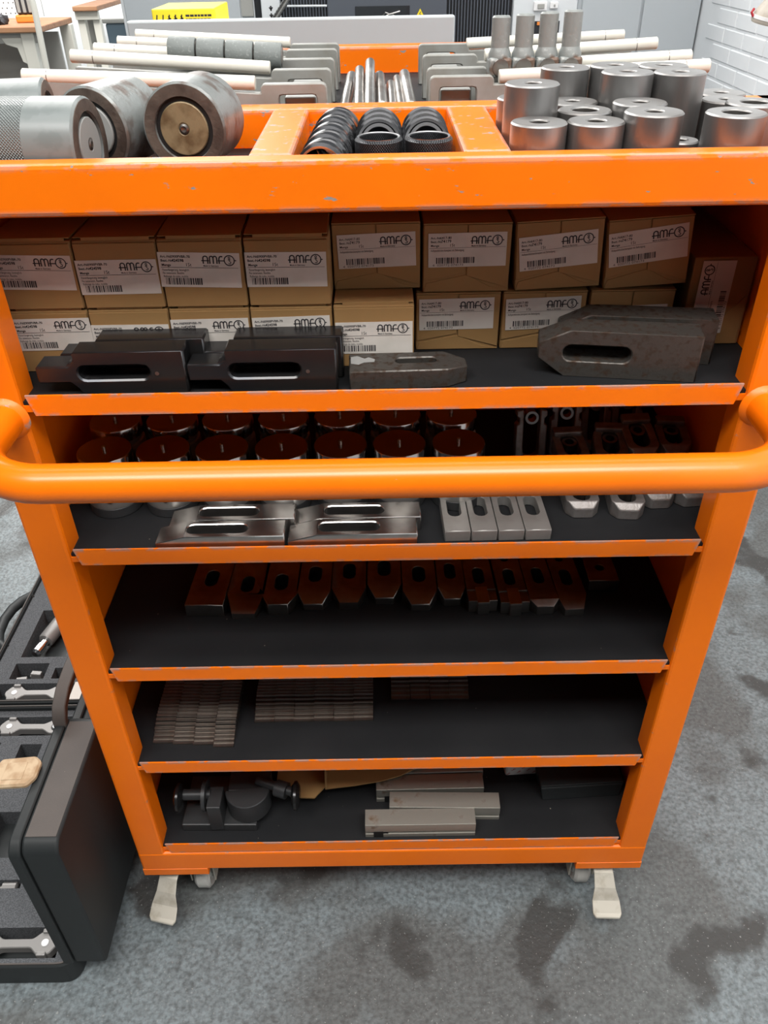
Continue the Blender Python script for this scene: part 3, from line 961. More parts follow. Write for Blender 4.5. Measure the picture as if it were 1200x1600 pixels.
M['strip'] = mat('strip_steel', (0.23, 0.208, 0.188), 0.36, 0.9, (0.16, 0.125, 0.105), 30, (0.42, 0.65), 0.05, 300)
stacks = [('left', [(-0.3650, 0.0415), (-0.3335, 0.0395), (-0.3020, 0.0375), (-0.2705, 0.0330)], 0.0311, 21, 0.0067, 'thin steel strip in the left stack of four columns on the fourth shelf'),
          ('middle', [(-0.2130 + 0.0312 * k, 0.0790 + 0.0006 * (k % 2)) for k in range(6)], 0.0308, 17, 0.0064, 'thin steel strip in the middle stack of six columns on the fourth shelf'),
          ('right', [(0.0035, 0.1210), (0.0352, 0.1215), (0.0668, 0.1205), (0.0982, 0.1205)], 0.0306, 10, 0.0066, 'thin steel strip in the small right stack of four columns, fourth shelf')]
for nm, cols, lx, n, p, lab in stacks:
    me = strip_mesh(lx)
    for cx, cy in cols:
        for k in range(n):
            th = R(min(26.0, 4.6 * k))
            jx = random.uniform(-0.0003, 0.0003)
            o = ob('steel_strip', me, None, None, (cx + jx, cy + p * k + random.uniform(-0.0003, 0.0003), z4 + 0.038 * math.sin(th) + 0.0001), (-th, 0, 0))
            tag(o, 'thin steel strip, %s from the front in the %s column of the %s stack' % (ORD[k], ORD[cols.index((cx, cy))], nm), 'strip', 'steel strips in the %s stack' % nm)

# ---------------------------------------------------------------- shelf 5: fixture, bars, cardboard, boxes
z5 = 0.1957
t = thing('indexing_fixture', 'black cast indexing fixture with half drum and two clamping knobs on the bottom shelf', 'fixture', (0, 0, z5))
box('base_plate', (-0.352, -0.226, 0.024, 0.120, 0, 0.0175), 'black_cast', t, 0.002, rot=(0, 0, R(-1)))
box('upright', (-0.303, -0.280, 0.027, 0.068, 0.006, 0.069), 'black_cast', t, 0.0015)
# half drum: flat back, round front
hd = [(0.037 * math.cos(a), 0.037 * math.sin(a)) for a in [math.pi + math.pi * k / 20 for k in range(21)]]
plate('half_drum', hd, [], 0.043, 'black_cast', t, (-0.241, 0.068, 0.0185), (0, 0, R(6)), 0.0012)
box('bearing_block', (-0.276, -0.206, 0.072, 0.112, 0.0145, 0.050), 'black_cast', t, 0.002)
lathe('flange', [(0, 0), (0.026, 0), (0.026, 0.006), (0, 0.006)], 'black_cast', t, 28, False, (-0.312, 0.056, 0.062), (0, R(90), 0))
tube('shaft', [(-0.352, 0.056, 0.064), (-0.300, 0.056, 0.064)], 0.009, 'black_cast', t, 16)
tube('shaft', [(-0.226, 0.082, 0.064), (-0.158, 0.056, 0.064)], 0.008, 'black_cast', t, 16)
for x in (-0.352, -0.158):
    lathe('clamping_knob', [(0, -0.0075), (0.017, -0.0065), (0.024, -0.002), (0.024, 0.002), (0.017, 0.0065), (0, 0.0075)], 'black_ox', t, 20, False, (x, 0.052, 0.062), (0, R(90), 0))
lathe('hub', [(0.005, 0), (0.014, 0), (0.014, 0.020), (0.005, 0.020)], 'black_cast', t, 20, True, (-0.192, 0.067, 0.064), (0, R(90), R(-20)))
lathe('oil_ring', [(0.007, 0), (0.011, 0), (0.011, 0.004), (0.007, 0.004)], 'bore', t, 16, True, (-0.330, 0.078, 0.0175))

prof = [(0, 0), (0.030, 0), (0.030, 0.009), (0.026, 0.009), (0.026, 0.014), (0.030, 0.014), (0.030, 0.034), (0, 0.034), (0, 0.014), (0.004, 0.014), (0.004, 0.009), (0, 0.009)]


def bar_thing(label, x, y, L, yaw, rx=0, z=z5):
    t = thing('grooved_bar', label, 'bar', (x, y, z), (0, 0, R(yaw)), 'grooved steel bars on the bottom shelf')
    bm = plate_bm(prof, [], L)
    ob('bar_body', mesh_from(bm, 'bar_body'), 'rust_bar', t, (0, 0, 0), (R(90), 0, R(90)), 0.0007, 1)
    boxes('notch', [(0.014, 0.030, -0.0006, 0.006, -0.0002 + 0.0002, 0.016)], 'bore', t, 0)
    lathe('cross_bore', [(0, 0), (0.0055, 0), (0.0055, 0.012), (0, 0.012)], 'bore', t, 16, False, (0.033, 0.0125, 0.0085), (R(90), 0, 0))
    return t


bar_thing('grooved steel bar with rust patch, nearest the front lip', -0.0435, 0.0135, 0.183, 0)
bar_thing('grooved steel bar second from the front lip, shifted right', -0.0030, 0.0470, 0.186, -1.5)
bar_thing('grooved steel bar third from the front, partly under cardboard', -0.0250, 0.0800, 0.185, 0.5)
bar_thing('grooved steel bar furthest back of four', -0.0200, 0.1120, 0.182, 1.0)
# torn cardboard sheet and an open tray of parts
t = tag(plate('cardboard_sheet', [(-0.058, 0.0), (-0.018, -0.002), (0.0, 0.020), (0.0, 0.09), (-0.085, 0.09), (-0.085, 0.030)], [], 0.003, 'card', None, (-0.112, 0.0700, z5 + 0.0300), (R(4), 0, 0)),
        'loose brown cardboard sheet behind the right knob of the black fixture', 'cardboard')
box('support_block', (-0.080, -0.012, 0.030, 0.085, -0.0285, -0.001), 'card', t)
t = thing('open_cardboard_tray', 'torn open cardboard tray of dark parts lying over the steel bars', 'box', (-0.112, 0.080, z5 + 0.0375), (R(3), 0, R(2)))
fl = [(0.0, 0.0), (0.050, 0.004), (0.095, 0.010), (0.130, 0.019), (0.165, 0.036), (0.190, 0.060), (0.190, 0.150), (0.0, 0.150)]
plate('tray_bottom', fl, [], 0.0030, 'card', t, bevel=0.0004)
plate('left_wall', [(0, 0), (0.150, 0), (0.150, 0.045), (0.030, 0.040), (0.006, 0.018)], [], 0.003, 'card', t, (0, 0, 0.002), (R(90), 0, R(90)), 0.0004)
for k, (x, y, l) in enumerate(((0.025, 0.040, 0.060), (0.070, 0.050, 0.070), (0.110, 0.066, 0.055))):
    boxes('tray_part', [(x, x + l, y, y + 0.020, 0.003, 0.018)], 'steel_dark', t, 0.002)
t = thing('black_plastic_box', 'low black plastic box with ribbed lid at the right of the bottom shelf', 'box', (0.262, 0.078, z5), (0, 0, R(3)))
bm = bmesh.new()
v = add_box(bm, 0, 0.135, 0, 0.095, 0, 0.030)
for q in v[4:]:
    q.co.x += -0.004 if q.co.x < 0.05 else 0.004
    q.co.y += 0.003 if q.co.y < 0.05 else -0.003
ob('box_body', mesh_from(bm, 'box_body'), 'case', t, bevel=0.002)
box('box_lid', (-0.004, 0.139, 0.004, 0.093, 0.0302, 0.0345), 'case', t, 0.0012)
for k in range(3):
    lathe('lid_rivet', [(0, 0), (0.003, 0), (0.002, 0.0014), (0, 0.0016)], 'steel', t, 10, False, (0.085 + 0.020 * k, 0.050 - 0.004 * k, 0.0345))
t = thing('printed_carton', 'white carton with red printed marks behind the black plastic box', 'box', (0.204, 0.128, z5), (0, 0, R(3)))
box('carton_body', (0, 0.075, 0, 0.080, 0, 0.034), 'white_card', t, 0.004)
pr = Print()
rnd = random.Random(4)
for k in range(7):
    x, z = 0.006 + 0.009 * k + rnd.uniform(-0.002, 0.002), 0.007 + 0.018 * ((k * 0.618) % 1)
    pr.stroke([(x - 0.003, z - 0.002), (x, z - 0.0005), (x + 0.004, z + 0.002)], 0.0013)
    pr.stroke([(x, z - 0.0005), (x + 0.0005, z + 0.0025), (x + 0.003, z + 0.0035)], 0.0009)
ob('red_print', pr.mesh('red_print', 'red'), None, t, (0, -0.0004, 0))

# ---------------------------------------------------------------- top bins: steel spacers at the right
spz = 1.2205
spac = [  # x, y, z top, radius, bore, words
    (0.1460, 0.0530, 1.2780, 0.0258, 0.0090, 'short steel spacer in the front left corner of the right bin'),
    (0.1982, 0.0530, 1.2780, 0.0260, 0.0090, 'short steel spacer second from left along the front edge'),
    (0.2500, 0.0530, 1.2850, 0.0265, 0.0085, 'bright steel spacer third from left along the front edge'),
    (0.3250, 0.0530, 1.2830, 0.0270, 0.0130, 'wide-bored steel spacer at the right end of the front edge'),
    (0.2890, 0.0850, 1.2540, 0.0180, 0.0075, 'lowest steel spacer, tucked between two front spacers'),
    (0.1460, 0.1070, 1.3020, 0.0260, 0.0082, 'tall steel spacer at the left, behind the corner one'),
    (0.1990, 0.1070, 1.2780, 0.0258, 0.0130, 'wide-bored low steel spacer in the second row'),
    (0.2515, 0.1070, 1.2840, 0.0258, 0.0082, 'low bright steel spacer in the second row, centre of the bin'),
    (0.3620, 0.1070, 1.2820, 0.0265, 0.0130, 'wide-bored steel spacer at the right edge of the second row'),
    (0.1460, 0.1630, 1.2810, 0.0250, 0.0080, 'steel spacer at the left edge, hidden behind the tall one'),
    (0.1980, 0.1610, 1.2770, 0.0255, 0.0080, 'low steel spacer in the third row beneath two tall ones'),
    (0.2500, 0.1610, 1.3030, 0.0258, 0.0085, 'tall steel spacer in the third row, left of two'),
    (0.3030, 0.1610, 1.3020, 0.0258, 0.0085, 'tallest dark steel spacer in the third row, right of two'),
    (0.3560, 0.1610, 1.2760, 0.0255, 0.0080, 'low steel spacer at the right of the third row'),
    (0.1980, 0.2150, 1.3010, 0.0255, 0.0085, 'tall steel spacer in the rear row, left one of three'),
    (0.2500, 0.2150, 1.3020, 0.0255, 0.0085, 'tall steel spacer in the rear row, middle one of three'),
    (0.3020, 0.2150, 1.3010, 0.0255, 0.0085, 'tall steel spacer in the rear row, right one of three'),
    (0.3690, 0.2150, 1.2740, 0.0255, 0.0080, 'low steel spacer at the far right of the rear row'),
    (0.4065, 0.1610, 1.2680, 0.0250, 0.0080, 'low steel spacer outermost in the third row'),
]
for x, y, zt_, rr, rb, words in spac:
    t = thing('steel_spacer', words, 'spacer', (x, y, spz), (0, 0, random.uniform(0, 6)), 'drilled steel spacers in the right bin')
    hh = zt_ - spz
    lathe('spacer_body', [(rb, 0), (rr - 0.001, 0), (rr, 0.001), (rr, hh - 0.0014), (rr - 0.0014, hh), (rb + 0.0008, hh), (rb, hh - 0.0008)], 'turned', t, 48, True)
    lathe('bore_lining', [(rb - 0.0001, 0.001), (rb - 0.0001, hh - 0.0009), (rb - 0.0006, hh - 0.0012), (rb - 0.0006, 0.001)], 'steel_dark', t, 32, True)

# ---------------------------------------------------------------- left bin: grey magnet rollers
GR = 'grey magnet rollers in the left bin'


def roller(label, loc, rot, L, r, body, disc, detail=True):
    """Axis is local Z; the shown end face is at z = 0 looking along +Z."""
    t = thing('magnet_roller', label, 'roller', loc, rot, GR)
    lathe('roller_body', [(0, -L), (r - 0.003, -L), (r, -L + 0.003), (r, -0.002), (r - 0.002, 0), (r * 0.70, 0), (r * 0.68, -0.004), (0, -0.004)], body, t, 56)
    lathe('end_face', [(r * 0.70, 0.0001), (r - 0.0022, 0.0001), (r - 0.0022, 0.0006), (r * 0.70, 0.0006)], 'magnet_face', t, 56, True)
    lathe('dark_groove', [(r * 0.55, -0.0039), (r * 0.695, -0.0039), (r * 0.695, -0.0025), (r * 0.55, -0.0025)], 'bore', t, 48, True)
    lathe('centre_disc', [(0, -0.0038), (r * 0.58, -0.0038), (r * 0.58, -0.0008), (r * 0.56, 0), (0.0062, 0), (0.005, -0.001), (0, -0.001)], disc, t, 48)
    lathe('screw', [(0, -0.002), (0.0048, -0.002), (0.0048, 0.0002), (0.003, 0.0010), (0.0016, 0.0006), (0, 0.0002)], 'steel_dark', t, 16)
    return t


def look(d):
    return Vector(d).to_track_quat('Z', 'Y').to_euler()


roller('grey magnet roller with stained brass disc facing the camera, rightmost', (-0.1950, 0.1250, 1.2635), look((-0.13, -0.99, 0.0)), 0.072, 0.0425, 'grey_worn', 'brass')
roller('worn grey magnet roller with pale disc, in the middle of the left bin', (-0.2900, 0.1340, 1.2615), look((-0.30, -0.95, 0.0)), 0.078, 0.0410, 'grey_worn', 'grey_disc')
roller('long grey knurled magnet roller lying sideways at the front left', (-0.2720, 0.0690, 1.2620), look((0.997, -0.08, 0.0)), 0.152, 0.0410, 'grey_paint', 'grey_disc')
roller('grey magnet roller lying behind the sideways one, at far left', (-0.3480, 0.1900, 1.2620), look((0.985, 0.15, 0.0)), 0.072, 0.0410, 'grey_paint', 'grey_disc')

# ---------------------------------------------------------------- centre bin: black knurled rings
KG = 'black knurled rings in the centre bin'


def ring(label, loc, rot, r=0.0228, L=0.028, knurl=True):
    t = thing('knurled_ring', label, 'ring', loc, rot, KG)
    ri = r * 0.80
    lathe('ring_body', [(ri, 0.001), (r - 0.0025, 0), (r, 0.0025)] + ([] if knurl else [(r, L * 0.36), (r - 0.0008, L * 0.40), (r - 0.0008, L * 0.58), (r, L * 0.62)]) + [(r, L - 0.0025), (r - 0.0025, L), (ri, L - 0.001)], 'black_knurl' if knurl else 'black_ring', t, 64, True)
    lathe('thread', [(ri + 0.0001, 0.0015)] + [p for k in range(5) for p in ((ri - 0.0012, 0.003 + k * 0.0047), (ri, 0.0052 + k * 0.0047))] + [(ri + 0.0001, L - 0.0015)], 'black_ring', t, 48)
    lathe('bare_edge', [(ri + 0.0002, L - 0.0014), (r - 0.0024, L - 0.0004), (r - 0.0024, L + 0.0002), (ri + 0.0002, L - 0.0003)], 'ring_edge', t, 48, True)
    return t


for k in range(5):
    # lying in a row, axis along the bin
    lab = 'black knurled ring lying on its side, %s from the front in the left row' % ORD[k]
    ring(lab, (-0.0510 + 0.0020 * k, 0.0620 + 0.0335 * k, 1.2435 + 0.0008 * k), look((-0.10, -1, 0.02)), 0.0232, 0.0325, False)
ring('black knurled ring standing upright, left of the two in front', (-0.0010, 0.0545, 1.2210), (0, 0, 0), 0.0222, 0.0465)
ring('black knurled ring standing upright, right of the two in front', (0.0455, 0.0545, 1.2210), (0, 0, 0), 0.0222, 0.0465)
for sx, x in (('left', -0.0008), ('right', 0.0455)):
    for k in range(3):
        lab = 'black ring tipped on its edge behind the %s upright ring, %s from the front' % (sx, ORD[k])
        ring(lab, (x + 0.0003 * k, 0.1220 + 0.0285 * k, 1.2450 - 0.0005 * k), look((0.0, -1, 0.32)), 0.0235, 0.0270, False)
    c = thing('steel_cup', 'plain dark steel cup inside the tipped ring, %s one' % sx, 'cup', (x, 0.0990, 1.2528), look((0, -1, 0.32)), 'steel cups inside the tipped rings')
    lathe('cup_wall', [(0.0142, -0.018), (0.0172, -0.018), (0.0172, 0.004), (0.0142, 0.004)], 'ring_edge', c, 40, True)
    lathe('cup_floor', [(0, -0.006), (0.0141, -0.006), (0.0141, -0.003), (0, -0.003)], 'black_ring', c, 40)

# ---------------------------------------------------------------- rear bins: studs
studs = [(-0.0455, -0.0400, 0.0062, 0.26, 0.012, True), (-0.0250, -0.0265, 0.0056, 0.20, 0.020, False), (-0.0120, -0.0120, 0.0056, 0.22, 0.024, False), (0.0040, 0.0010, 0.0060, 0.23, 0.016, True),
         (0.0170, 0.0165, 0.0050, 0.22, 0.010, True), (0.0285, 0.0260, 0.0048, 0.24, 0.012, True), (0.0415, 0.0370, 0.0064, 0.25, 0.014, True), (-0.0340, -0.0330, 0.0045, 0.23, 0.006, True), (0.0110, 0.0105, 0.0045, 0.24, 0.004, True)]
for i, (xn, xf, r_, L, dz, low) in enumerate(studs):
    y0 = 0.300 if low else 0.318
    z0 = 1.2285 + dz * 0.4 if low else 1.2390 + dz * 0.2
    t = thing('threaded_stud', 'threaded steel stud in the rear middle bin, %s' % ('rough thick one leftmost', 'with round tip in view, left of two', 'with round tip in view, right of two', 'reaching under the left black rings', 'thin one right of centre', 'long plain one right of centre', 'thick one rightmost beside the clamps', 'thin one low beside the leftmost', 'thin one low in the centre')[i], 'stud',
              (xn, y0, z0), look((xf - xn, 0.22, dz + 0.002)), 'threaded studs in the rear middle bin')
    r_ *= 1.2
    pf = [(0, 0.0), (r_ * 0.75, 0.0), (r_, 0.003)]
    nth = 16
    for k in range(nth):
        zz = 0.004 + k * 0.0042
        pf += [(r_, zz), (r_ * 0.90, zz + 0.0021)]
    pf += [(r_, 0.074)]
    lathe('thread', pf, 'steel', t, 18)
    lathe('shank', [(r_ * 0.96, 0.074), (r_ * 0.96, L * 0.72), (r_, L * 0.72 + 0.001), (r_, L - 0.004), (r_ * 0.7, L), (0, L)], 'steel_dark' if i % 2 else 'steel', t, 18)

# ---------------------------------------------------------------- rear bins: forked clamps, nylon rods, rolls and block bolts
UG = 'forked galvanised clamps in the rear bins'


def fork_clamp(label, x, y, sgn, arm, ztop=1.276, yaw=0.0, lift=0.007):
    """Upright fork head with a window, and a long flat arm running outwards."""
    t = thing('fork_clamp', label, 'clamp', (x, y, 1.2205), (0, 0, R(yaw)), UG)
    h = ztop - 1.2205
    hd = round_poly([(0.078, h), (0.0, h)], 0.0) if False else [(0.078, h - 0.005), (0.0765, h - 0.0015), (0.073, h), (0.005, h), (0.0015, h - 0.0015), (0, h - 0.005)]
    out = [(0, 0), (0.012, 0), (0.012, h - 0.016), (0.0135, h - 0.0127), (0.017, h - 0.0120), (0.052, h - 0.0120), (0.0555, h - 0.0127), (0.057, h - 0.016), (0.057, 0.004), (arm, 0.018), (arm, h + lift), (0.082, h - 0.0095), (0.078, h - 0.0095)] + hd
    if sgn < 0:
        out = mirror(out)
    plate('fork_head', out, [], 0.013, 'galv', t, (0, 0.0065, 0), (R(90), 0, 0), 0.0012)
    bx = sorted((sgn * 0.014, sgn * 0.052))
    box('slide_block', (bx[0], bx[1], 0.010, 0.055, 0.0, h - 0.0165), 'galv', t, 0.002)
    return t


for i, (y, arm, w_) in enumerate(((0.318, 0.33, 'nearest'), (0.435, 0.33, 'second'), (0.535, 0.31, 'third'), (0.640, 0.30, 'fourth'), (0.712, 0.30, 'furthest'))):
    fork_clamp('galvanised fork clamp in the rear left bin, %s' % ('nearest the camera' if i == 0 else w_ + ' from the camera' if i < 4 else 'furthest from the camera'), -0.062, y, -1, arm)
for i, (y, arm, w_) in enumerate(((0.352, 0.33, 'nearest the camera'), (0.423, 0.33, 'second from the camera'), (0.550, 0.33, 'third from the camera'), (0.680, 0.33, 'furthest from the camera'))):
    fork_clamp('galvanised fork clamp in the rear right bin, %s' % w_, 0.062, y, 1, arm, lift=-0.002)
NG = 'white nylon rods'


def rod(label, a, b, r_=0.0078):
    a, b = Vector(a), Vector(b)
    t = thing('nylon_rod', label, 'rod', a, look(b - a), NG)
    L = (b - a).length
    o = lathe('rod_body', [(0, 0), (r_ - 0.001, 0), (r_, 0.001), (r_, L - 0.001), (r_ - 0.001, L), (0, L)], 'nylon', t, 24)
    lathe('groove', [(r_ - 0.0006, L - 0.030), (r_ + 0.0001, L - 0.030), (r_ + 0.0001, L - 0.029), (r_ - 0.0006, L - 0.029)], 'steel_dark', t, 20, True)
    return t


rod('white nylon rod nearest on the left, behind the grey rollers', (-0.146, 0.318, 1.2765), (-0.418, 0.318, 1.2885))
rod('long white nylon rod second from the front on the left', (-0.141, 0.435, 1.2775), (-0.396, 0.435, 1.2950))
rod('white nylon rod third from the front on the left', (-0.150, 0.535, 1.2765), (-0.395, 0.535, 1.2920))
rod('white nylon rod fourth from the front on the left, under the grey rolls', (-0.150, 0.640, 1.2765), (-0.390, 0.640, 1.2900))
rod('white nylon rod furthest back on the left', (-0.139, 0.712, 1.2775), (-0.380, 0.712, 1.2920))
rod('white nylon rod low on the right, beside the block bolts', (0.146, 0.352, 1.2740), (0.400, 0.352, 1.2815))
rod('white nylon rod with notch, second on the right', (0.150, 0.423, 1.2745), (0.400, 0.423, 1.2835))
rod('white nylon rod with dark nick, third on the right', (0.150, 0.550, 1.2745), (0.392, 0.550, 1.2850))
rod('white nylon rod furthest back on the right', (0.136, 0.680, 1.2750), (0.378, 0.680, 1.2825))
for i in range(4):
    t = thing('grey_roll', 'short speckled grey roll, %s from left of four in a row' % ORD[i], 'roll', (-0.2650 + 0.0385 * i, 0.500, 1.2920 - 0.0028 * i), look((1, 0, -0.07)), 'speckled grey rolls')
    lathe('roll_body', [(0, -0.018), (0.0155, -0.018), (0.0165, -0.0165), (0.0165, 0.0165), (0.0155, 0.018), (0, 0.018)], 'grey_roll', t, 32)
    lathe('end_cap', [(0, 0.0181), (0.0125, 0.0181), (0.0120, 0.0188), (0, 0.0188)], 'steel_dark', t, 24)
for i, (x, y, zt_, wd) in enumerate(((0.1500, 0.387, 1.3345, 'leftmost'), (0.1790, 0.387, 1.3360, 'second from left'), (0.2080, 0.387, 1.3375, 'with brown flaked stem'), (0.2370, 0.387, 1.3390, 'rightmost'))):
    t = thing('block_bolt', 'grey round-stemmed block bolt %s of four standing in the rear right bin' % wd, 'bolt', (x, y, 1.2810), (R(-2), 0, R(random.uniform(-2, 2))), 'grey block bolts in the rear right bin')
    bm = bmesh.new()
    add_box(bm, -0.0142, 0.0142, -0.0142, 0.0142, -0.012, 0.010)
    ob('bolt_head', mesh_from(bm, 'bolt_head'), 'flake', t, bevel=0.0035)
    lathe('neck', [(0.0140, 0.0085), (0.0138, 0.013), (0.0118, 0.018), (0.0112, 0.020), (0, 0.020)], 'flake', t, 28)
    hh = zt_ - 1.2810
    lathe('stem', [(0.0112, 0.018), (0.0112, hh - 0.002), (0.0096, hh), (0, hh)], 'flake', t, 28)
    lathe('head_face', [(0.0, 0), (0.0100, 0), (0.0095, 0.0008), (0, 0.0008)], 'steel_dark', t, 20, False, (0, -0.0143, -0.001), (R(90), 0, 0))

# ---------------------------------------------------------------- tool cases on the floor
def case_base(label, x0, x1, y0, y1, cuts, group):
    """Flat open half of a case with a foam bed; cuts are pockets (x0,x1,y0,y1)."""
    t = thing('tool_case', label, 'case', (0, 0, 0), (0, 0, 0), group)
    ro = round_poly([(x0, y0), (x1, y0), (x1, y1), (x0, y1)], 0.03, 5)
    ri = round_poly([(x0 + 0.008, y0 + 0.008), (x1 - 0.008, y0 + 0.008), (x1 - 0.008, y1 - 0.008), (x0 + 0.008, y1 - 0.008)], 0.024, 5)
    plate('shell_wall', ro, [ri], 0.056, 'case', t, (0, 0, 0.002), bevel=0.002)
    plate('shell_bottom', ri, [], 0.006, 'case', t, (0, 0, 0.002))
    holes = [[(a, c), (b, c), (b, d), (a, d)] for a, b, c, d in cuts]
    rf = round_poly([(x0 + 0.009, y0 + 0.009), (x1 - 0.009, y0 + 0.009), (x1 - 0.009, y1 - 0.009), (x0 + 0.009, y1 - 0.009)], 0.022, 5)
    plate('foam_bed', rf, holes, 0.040, 'foam', t, (0, 0, 0.008))
    ri2 = round_poly([(x0 + 0.0035, y0 + 0.0035), (x1 - 0.0035, y0 + 0.0035), (x1 - 0.0035, y1 - 0.0035), (x0 + 0.0035, y1 - 0.0035)], 0.027, 5)
    ri3 = round_poly([(x0 + 0.006, y0 + 0.006), (x1 - 0.006, y0 + 0.006), (x1 - 0.006, y1 - 0.006), (x0 + 0.006, y1 - 0.006)], 0.025, 5)
    plate('rim_bead', ri2, [ri3], 0.003, 'case_dust', t, (0, 0, 0.0575))
    return t


nearcuts = [(-0.885, -0.562, -0.105, -0.054), (-0.615, -0.560, 0.012, 0.060), (-0.885, -0.665, 0.016, 0.032), (-0.760, -0.640, 0.075, 0.170), (-0.885, -0.60, 0.352, 0.402), (-0.775, -0.730, 0.285, 0.330), (-0.862, -0.818, 0.270, 0.335)]
ca = case_base('open black tool case with foam bed and raised lid, nearer on the floor', -0.905, -0.524, -0.124, 0.428, nearcuts, 'open black tool cases')
farcuts = [(-0.890, -0.700, 0.448, 0.498), (-0.868, -0.790, 0.512, 0.560), (-0.772, -0.742, 0.512, 0.545), (-0.735, -0.705, 0.512, 0.545), (-0.865, -0.760, 0.580, 0.740)]
cb = case_base('open black tool case with foam bed and loop handle, further back on the floor', -0.918, -0.530, 0.434, 0.985, farcuts, 'open black tool cases')
# loop handle of the far case
hpts = [(-0.914, 0.800, 0.045), (-0.934, 0.780, 0.045), (-0.948, 0.750, 0.045), (-0.954, 0.710, 0.045), (-0.950, 0.665, 0.045), (-0.938, 0.630, 0.045), (-0.914, 0.610, 0.045)]
tube('handle', hpts, 0.0125, 'case', cb, 12)
pr = box('sticker', (-0.712, -0.655, 0.446, 0.500, 0.0482, 0.0490), 'label', cb)
# lid of the near case, standing on the hinge side
lid = pivot('lid', ca)
LX0, LX1, LY0, LY1, LZ0, LZ1 = -0.540, -0.470, -0.118, 0.428, 0.058, 0.392
prof_l = [(LY0, LZ0), (LY1, LZ0), (LY1, LZ1 - 0.012), (LY1 - 0.012, LZ1), (0.268, LZ1), (0.245, LZ1 - 0.045), (0.135, LZ1 - 0.045), (0.112, LZ1), (LY0 + 0.014, LZ1), (LY0, LZ1 - 0.014)]
bm = plate_bm(round_poly(prof_l, 0.008, 4), [], 0.052)
ob('lid_shell', mesh_from(bm, 'lid_shell', 35), 'case', lid, (LX1 - 0.052, 0, 0), (R(90), 0, R(90)), 0.004)
bm = plate_bm(round_poly([(a + (0.003 if a > 0.2 else -0.003) * (a in (LY0, LY1)), b) for a, b in prof_l], 0.008, 4), [round_poly([(LY0 + 0.012, LZ0 + 0.010), (LY1 - 0.012, LZ0 + 0.010), (LY1 - 0.012, LZ1 - 0.060), (LY0 + 0.012, LZ1 - 0.060)], 0.006, 3)], 0.017)
ob('lid_rim', mesh_from(bm, 'lid_rim', 35), 'case', lid, (LX0, 0, 0), (R(90), 0, R(90)), 0.003)
box('dusty_edge', (LX0 + 0.022, LX1 - 0.004, LY0 + 0.018, 0.104, LZ1 - 0.0006, LZ1 + 0.0006), 'case_dust', lid, 0.0004)
hz = [(0.095, 0.0), (0.096, 0.022), (0.110, 0.042), (0.140, 0.054), (0.190, 0.058), (0.240, 0.054), (0.270, 0.042), (0.284, 0.022), (0.285, 0.0)]
bm = bmesh.new()
prev = None
for yy, zz in hz:
    sc = 0.012
    yin = 0.19 + (yy - 0.19) * 0.88
    zin = zz * 0.76
    rg = [bm.verts.new((LX0 - 0.002, yy, LZ1 - 0.012 + zz)), bm.verts.new((LX0 + 0.020, yy, LZ1 - 0.012 + zz)), bm.verts.new((LX0 + 0.020, yin, LZ1 - 0.012 + zin)), bm.verts.new((LX0 - 0.002, yin, LZ1 - 0.012 + zin))]
    if prev:
        for k in range(4):
            bm.faces.new((prev[k], prev[(k + 1) % 4], rg[(k + 1) % 4], rg[k]))
    else:
        bm.faces.new(rg)
    prev = rg
bm.faces.new(prev[::-1])
ob('lid_handle', mesh_from(bm, 'lid_handle', 40), 'case_dust', lid, bevel=0.002)
plate('latch', round_poly([(-0.034, -0.024), (0.024, -0.024), (0.034, -0.010), (0.034, 0.018), (0.022, 0.028), (-0.030, 0.026), (-0.036, 0.010)], 0.004, 3), [], 0.010, 'latch', lid, (-0.5660, 0.003, LZ1 - 0.001), (R(2), R(-4), 0), 0.003)
plate('latch_panel', [(-0.018, -0.014), (0.014, -0.014), (0.014, 0.016), (-0.018, 0.016)], [], 0.0010, 'latch', lid, (-0.5660, 0.003, LZ1 + 0.0088), (R(2), R(-4), 0), 0.0005)


# tools in the foam
def puller_arm(label, x, y, yaw, L=0.125, flip=1):
    t = thing('puller_arm', label, 'tool', (x, y, 0.030), (0, 0, R(yaw)), 'grey puller arms in the foam')
    out = round_poly([(0.0, 0.004), (0.010, 0.018), (0.030, 0.020), (0.044, 0.0075), (L - 0.030, 0.0075), (L - 0.014, 0.018), (L + 0.006, 0.018), (L + 0.014, 0.006), (L + 0.014, -0.006), (L + 0.006, -0.018), (L - 0.014, -0.018), (L - 0.030, -0.0075), (0.044, -0.0075), (0.030, -0.020), (0.010, -0.018), (0.0, -0.004)], 0.004, 3)
    plate('arm_body', out, [circ_pts(L - 0.001, 0, 0.011, 18)], 0.018, 'tool_grey', t, bevel=0.0015)
    lathe('pivot_cap', [(0, 0.018), (0.0065, 0.018), (0.006, 0.0195), (0, 0.0195)], 'white_spot', t, 18, False, (0.021, 0, 0))
    box('upper_lug', (0.014, 0.030, 0.0155, 0.0225, 0.008, 0.022), 'tool_grey', t, 0.002)
    box('lower_lug', (0.010, 0.030, -0.0225, -0.0155, 0.008, 0.022), 'tool_grey', t, 0.002)
    lathe('eye_roller', [(0, 0.002), (0.0100, 0.002), (0.0100, 0.020), (0.0085, 0.0215), (0, 0.0215)], 'chrome', t, 20, False, (L - 0.001, 0, 0))
    return t


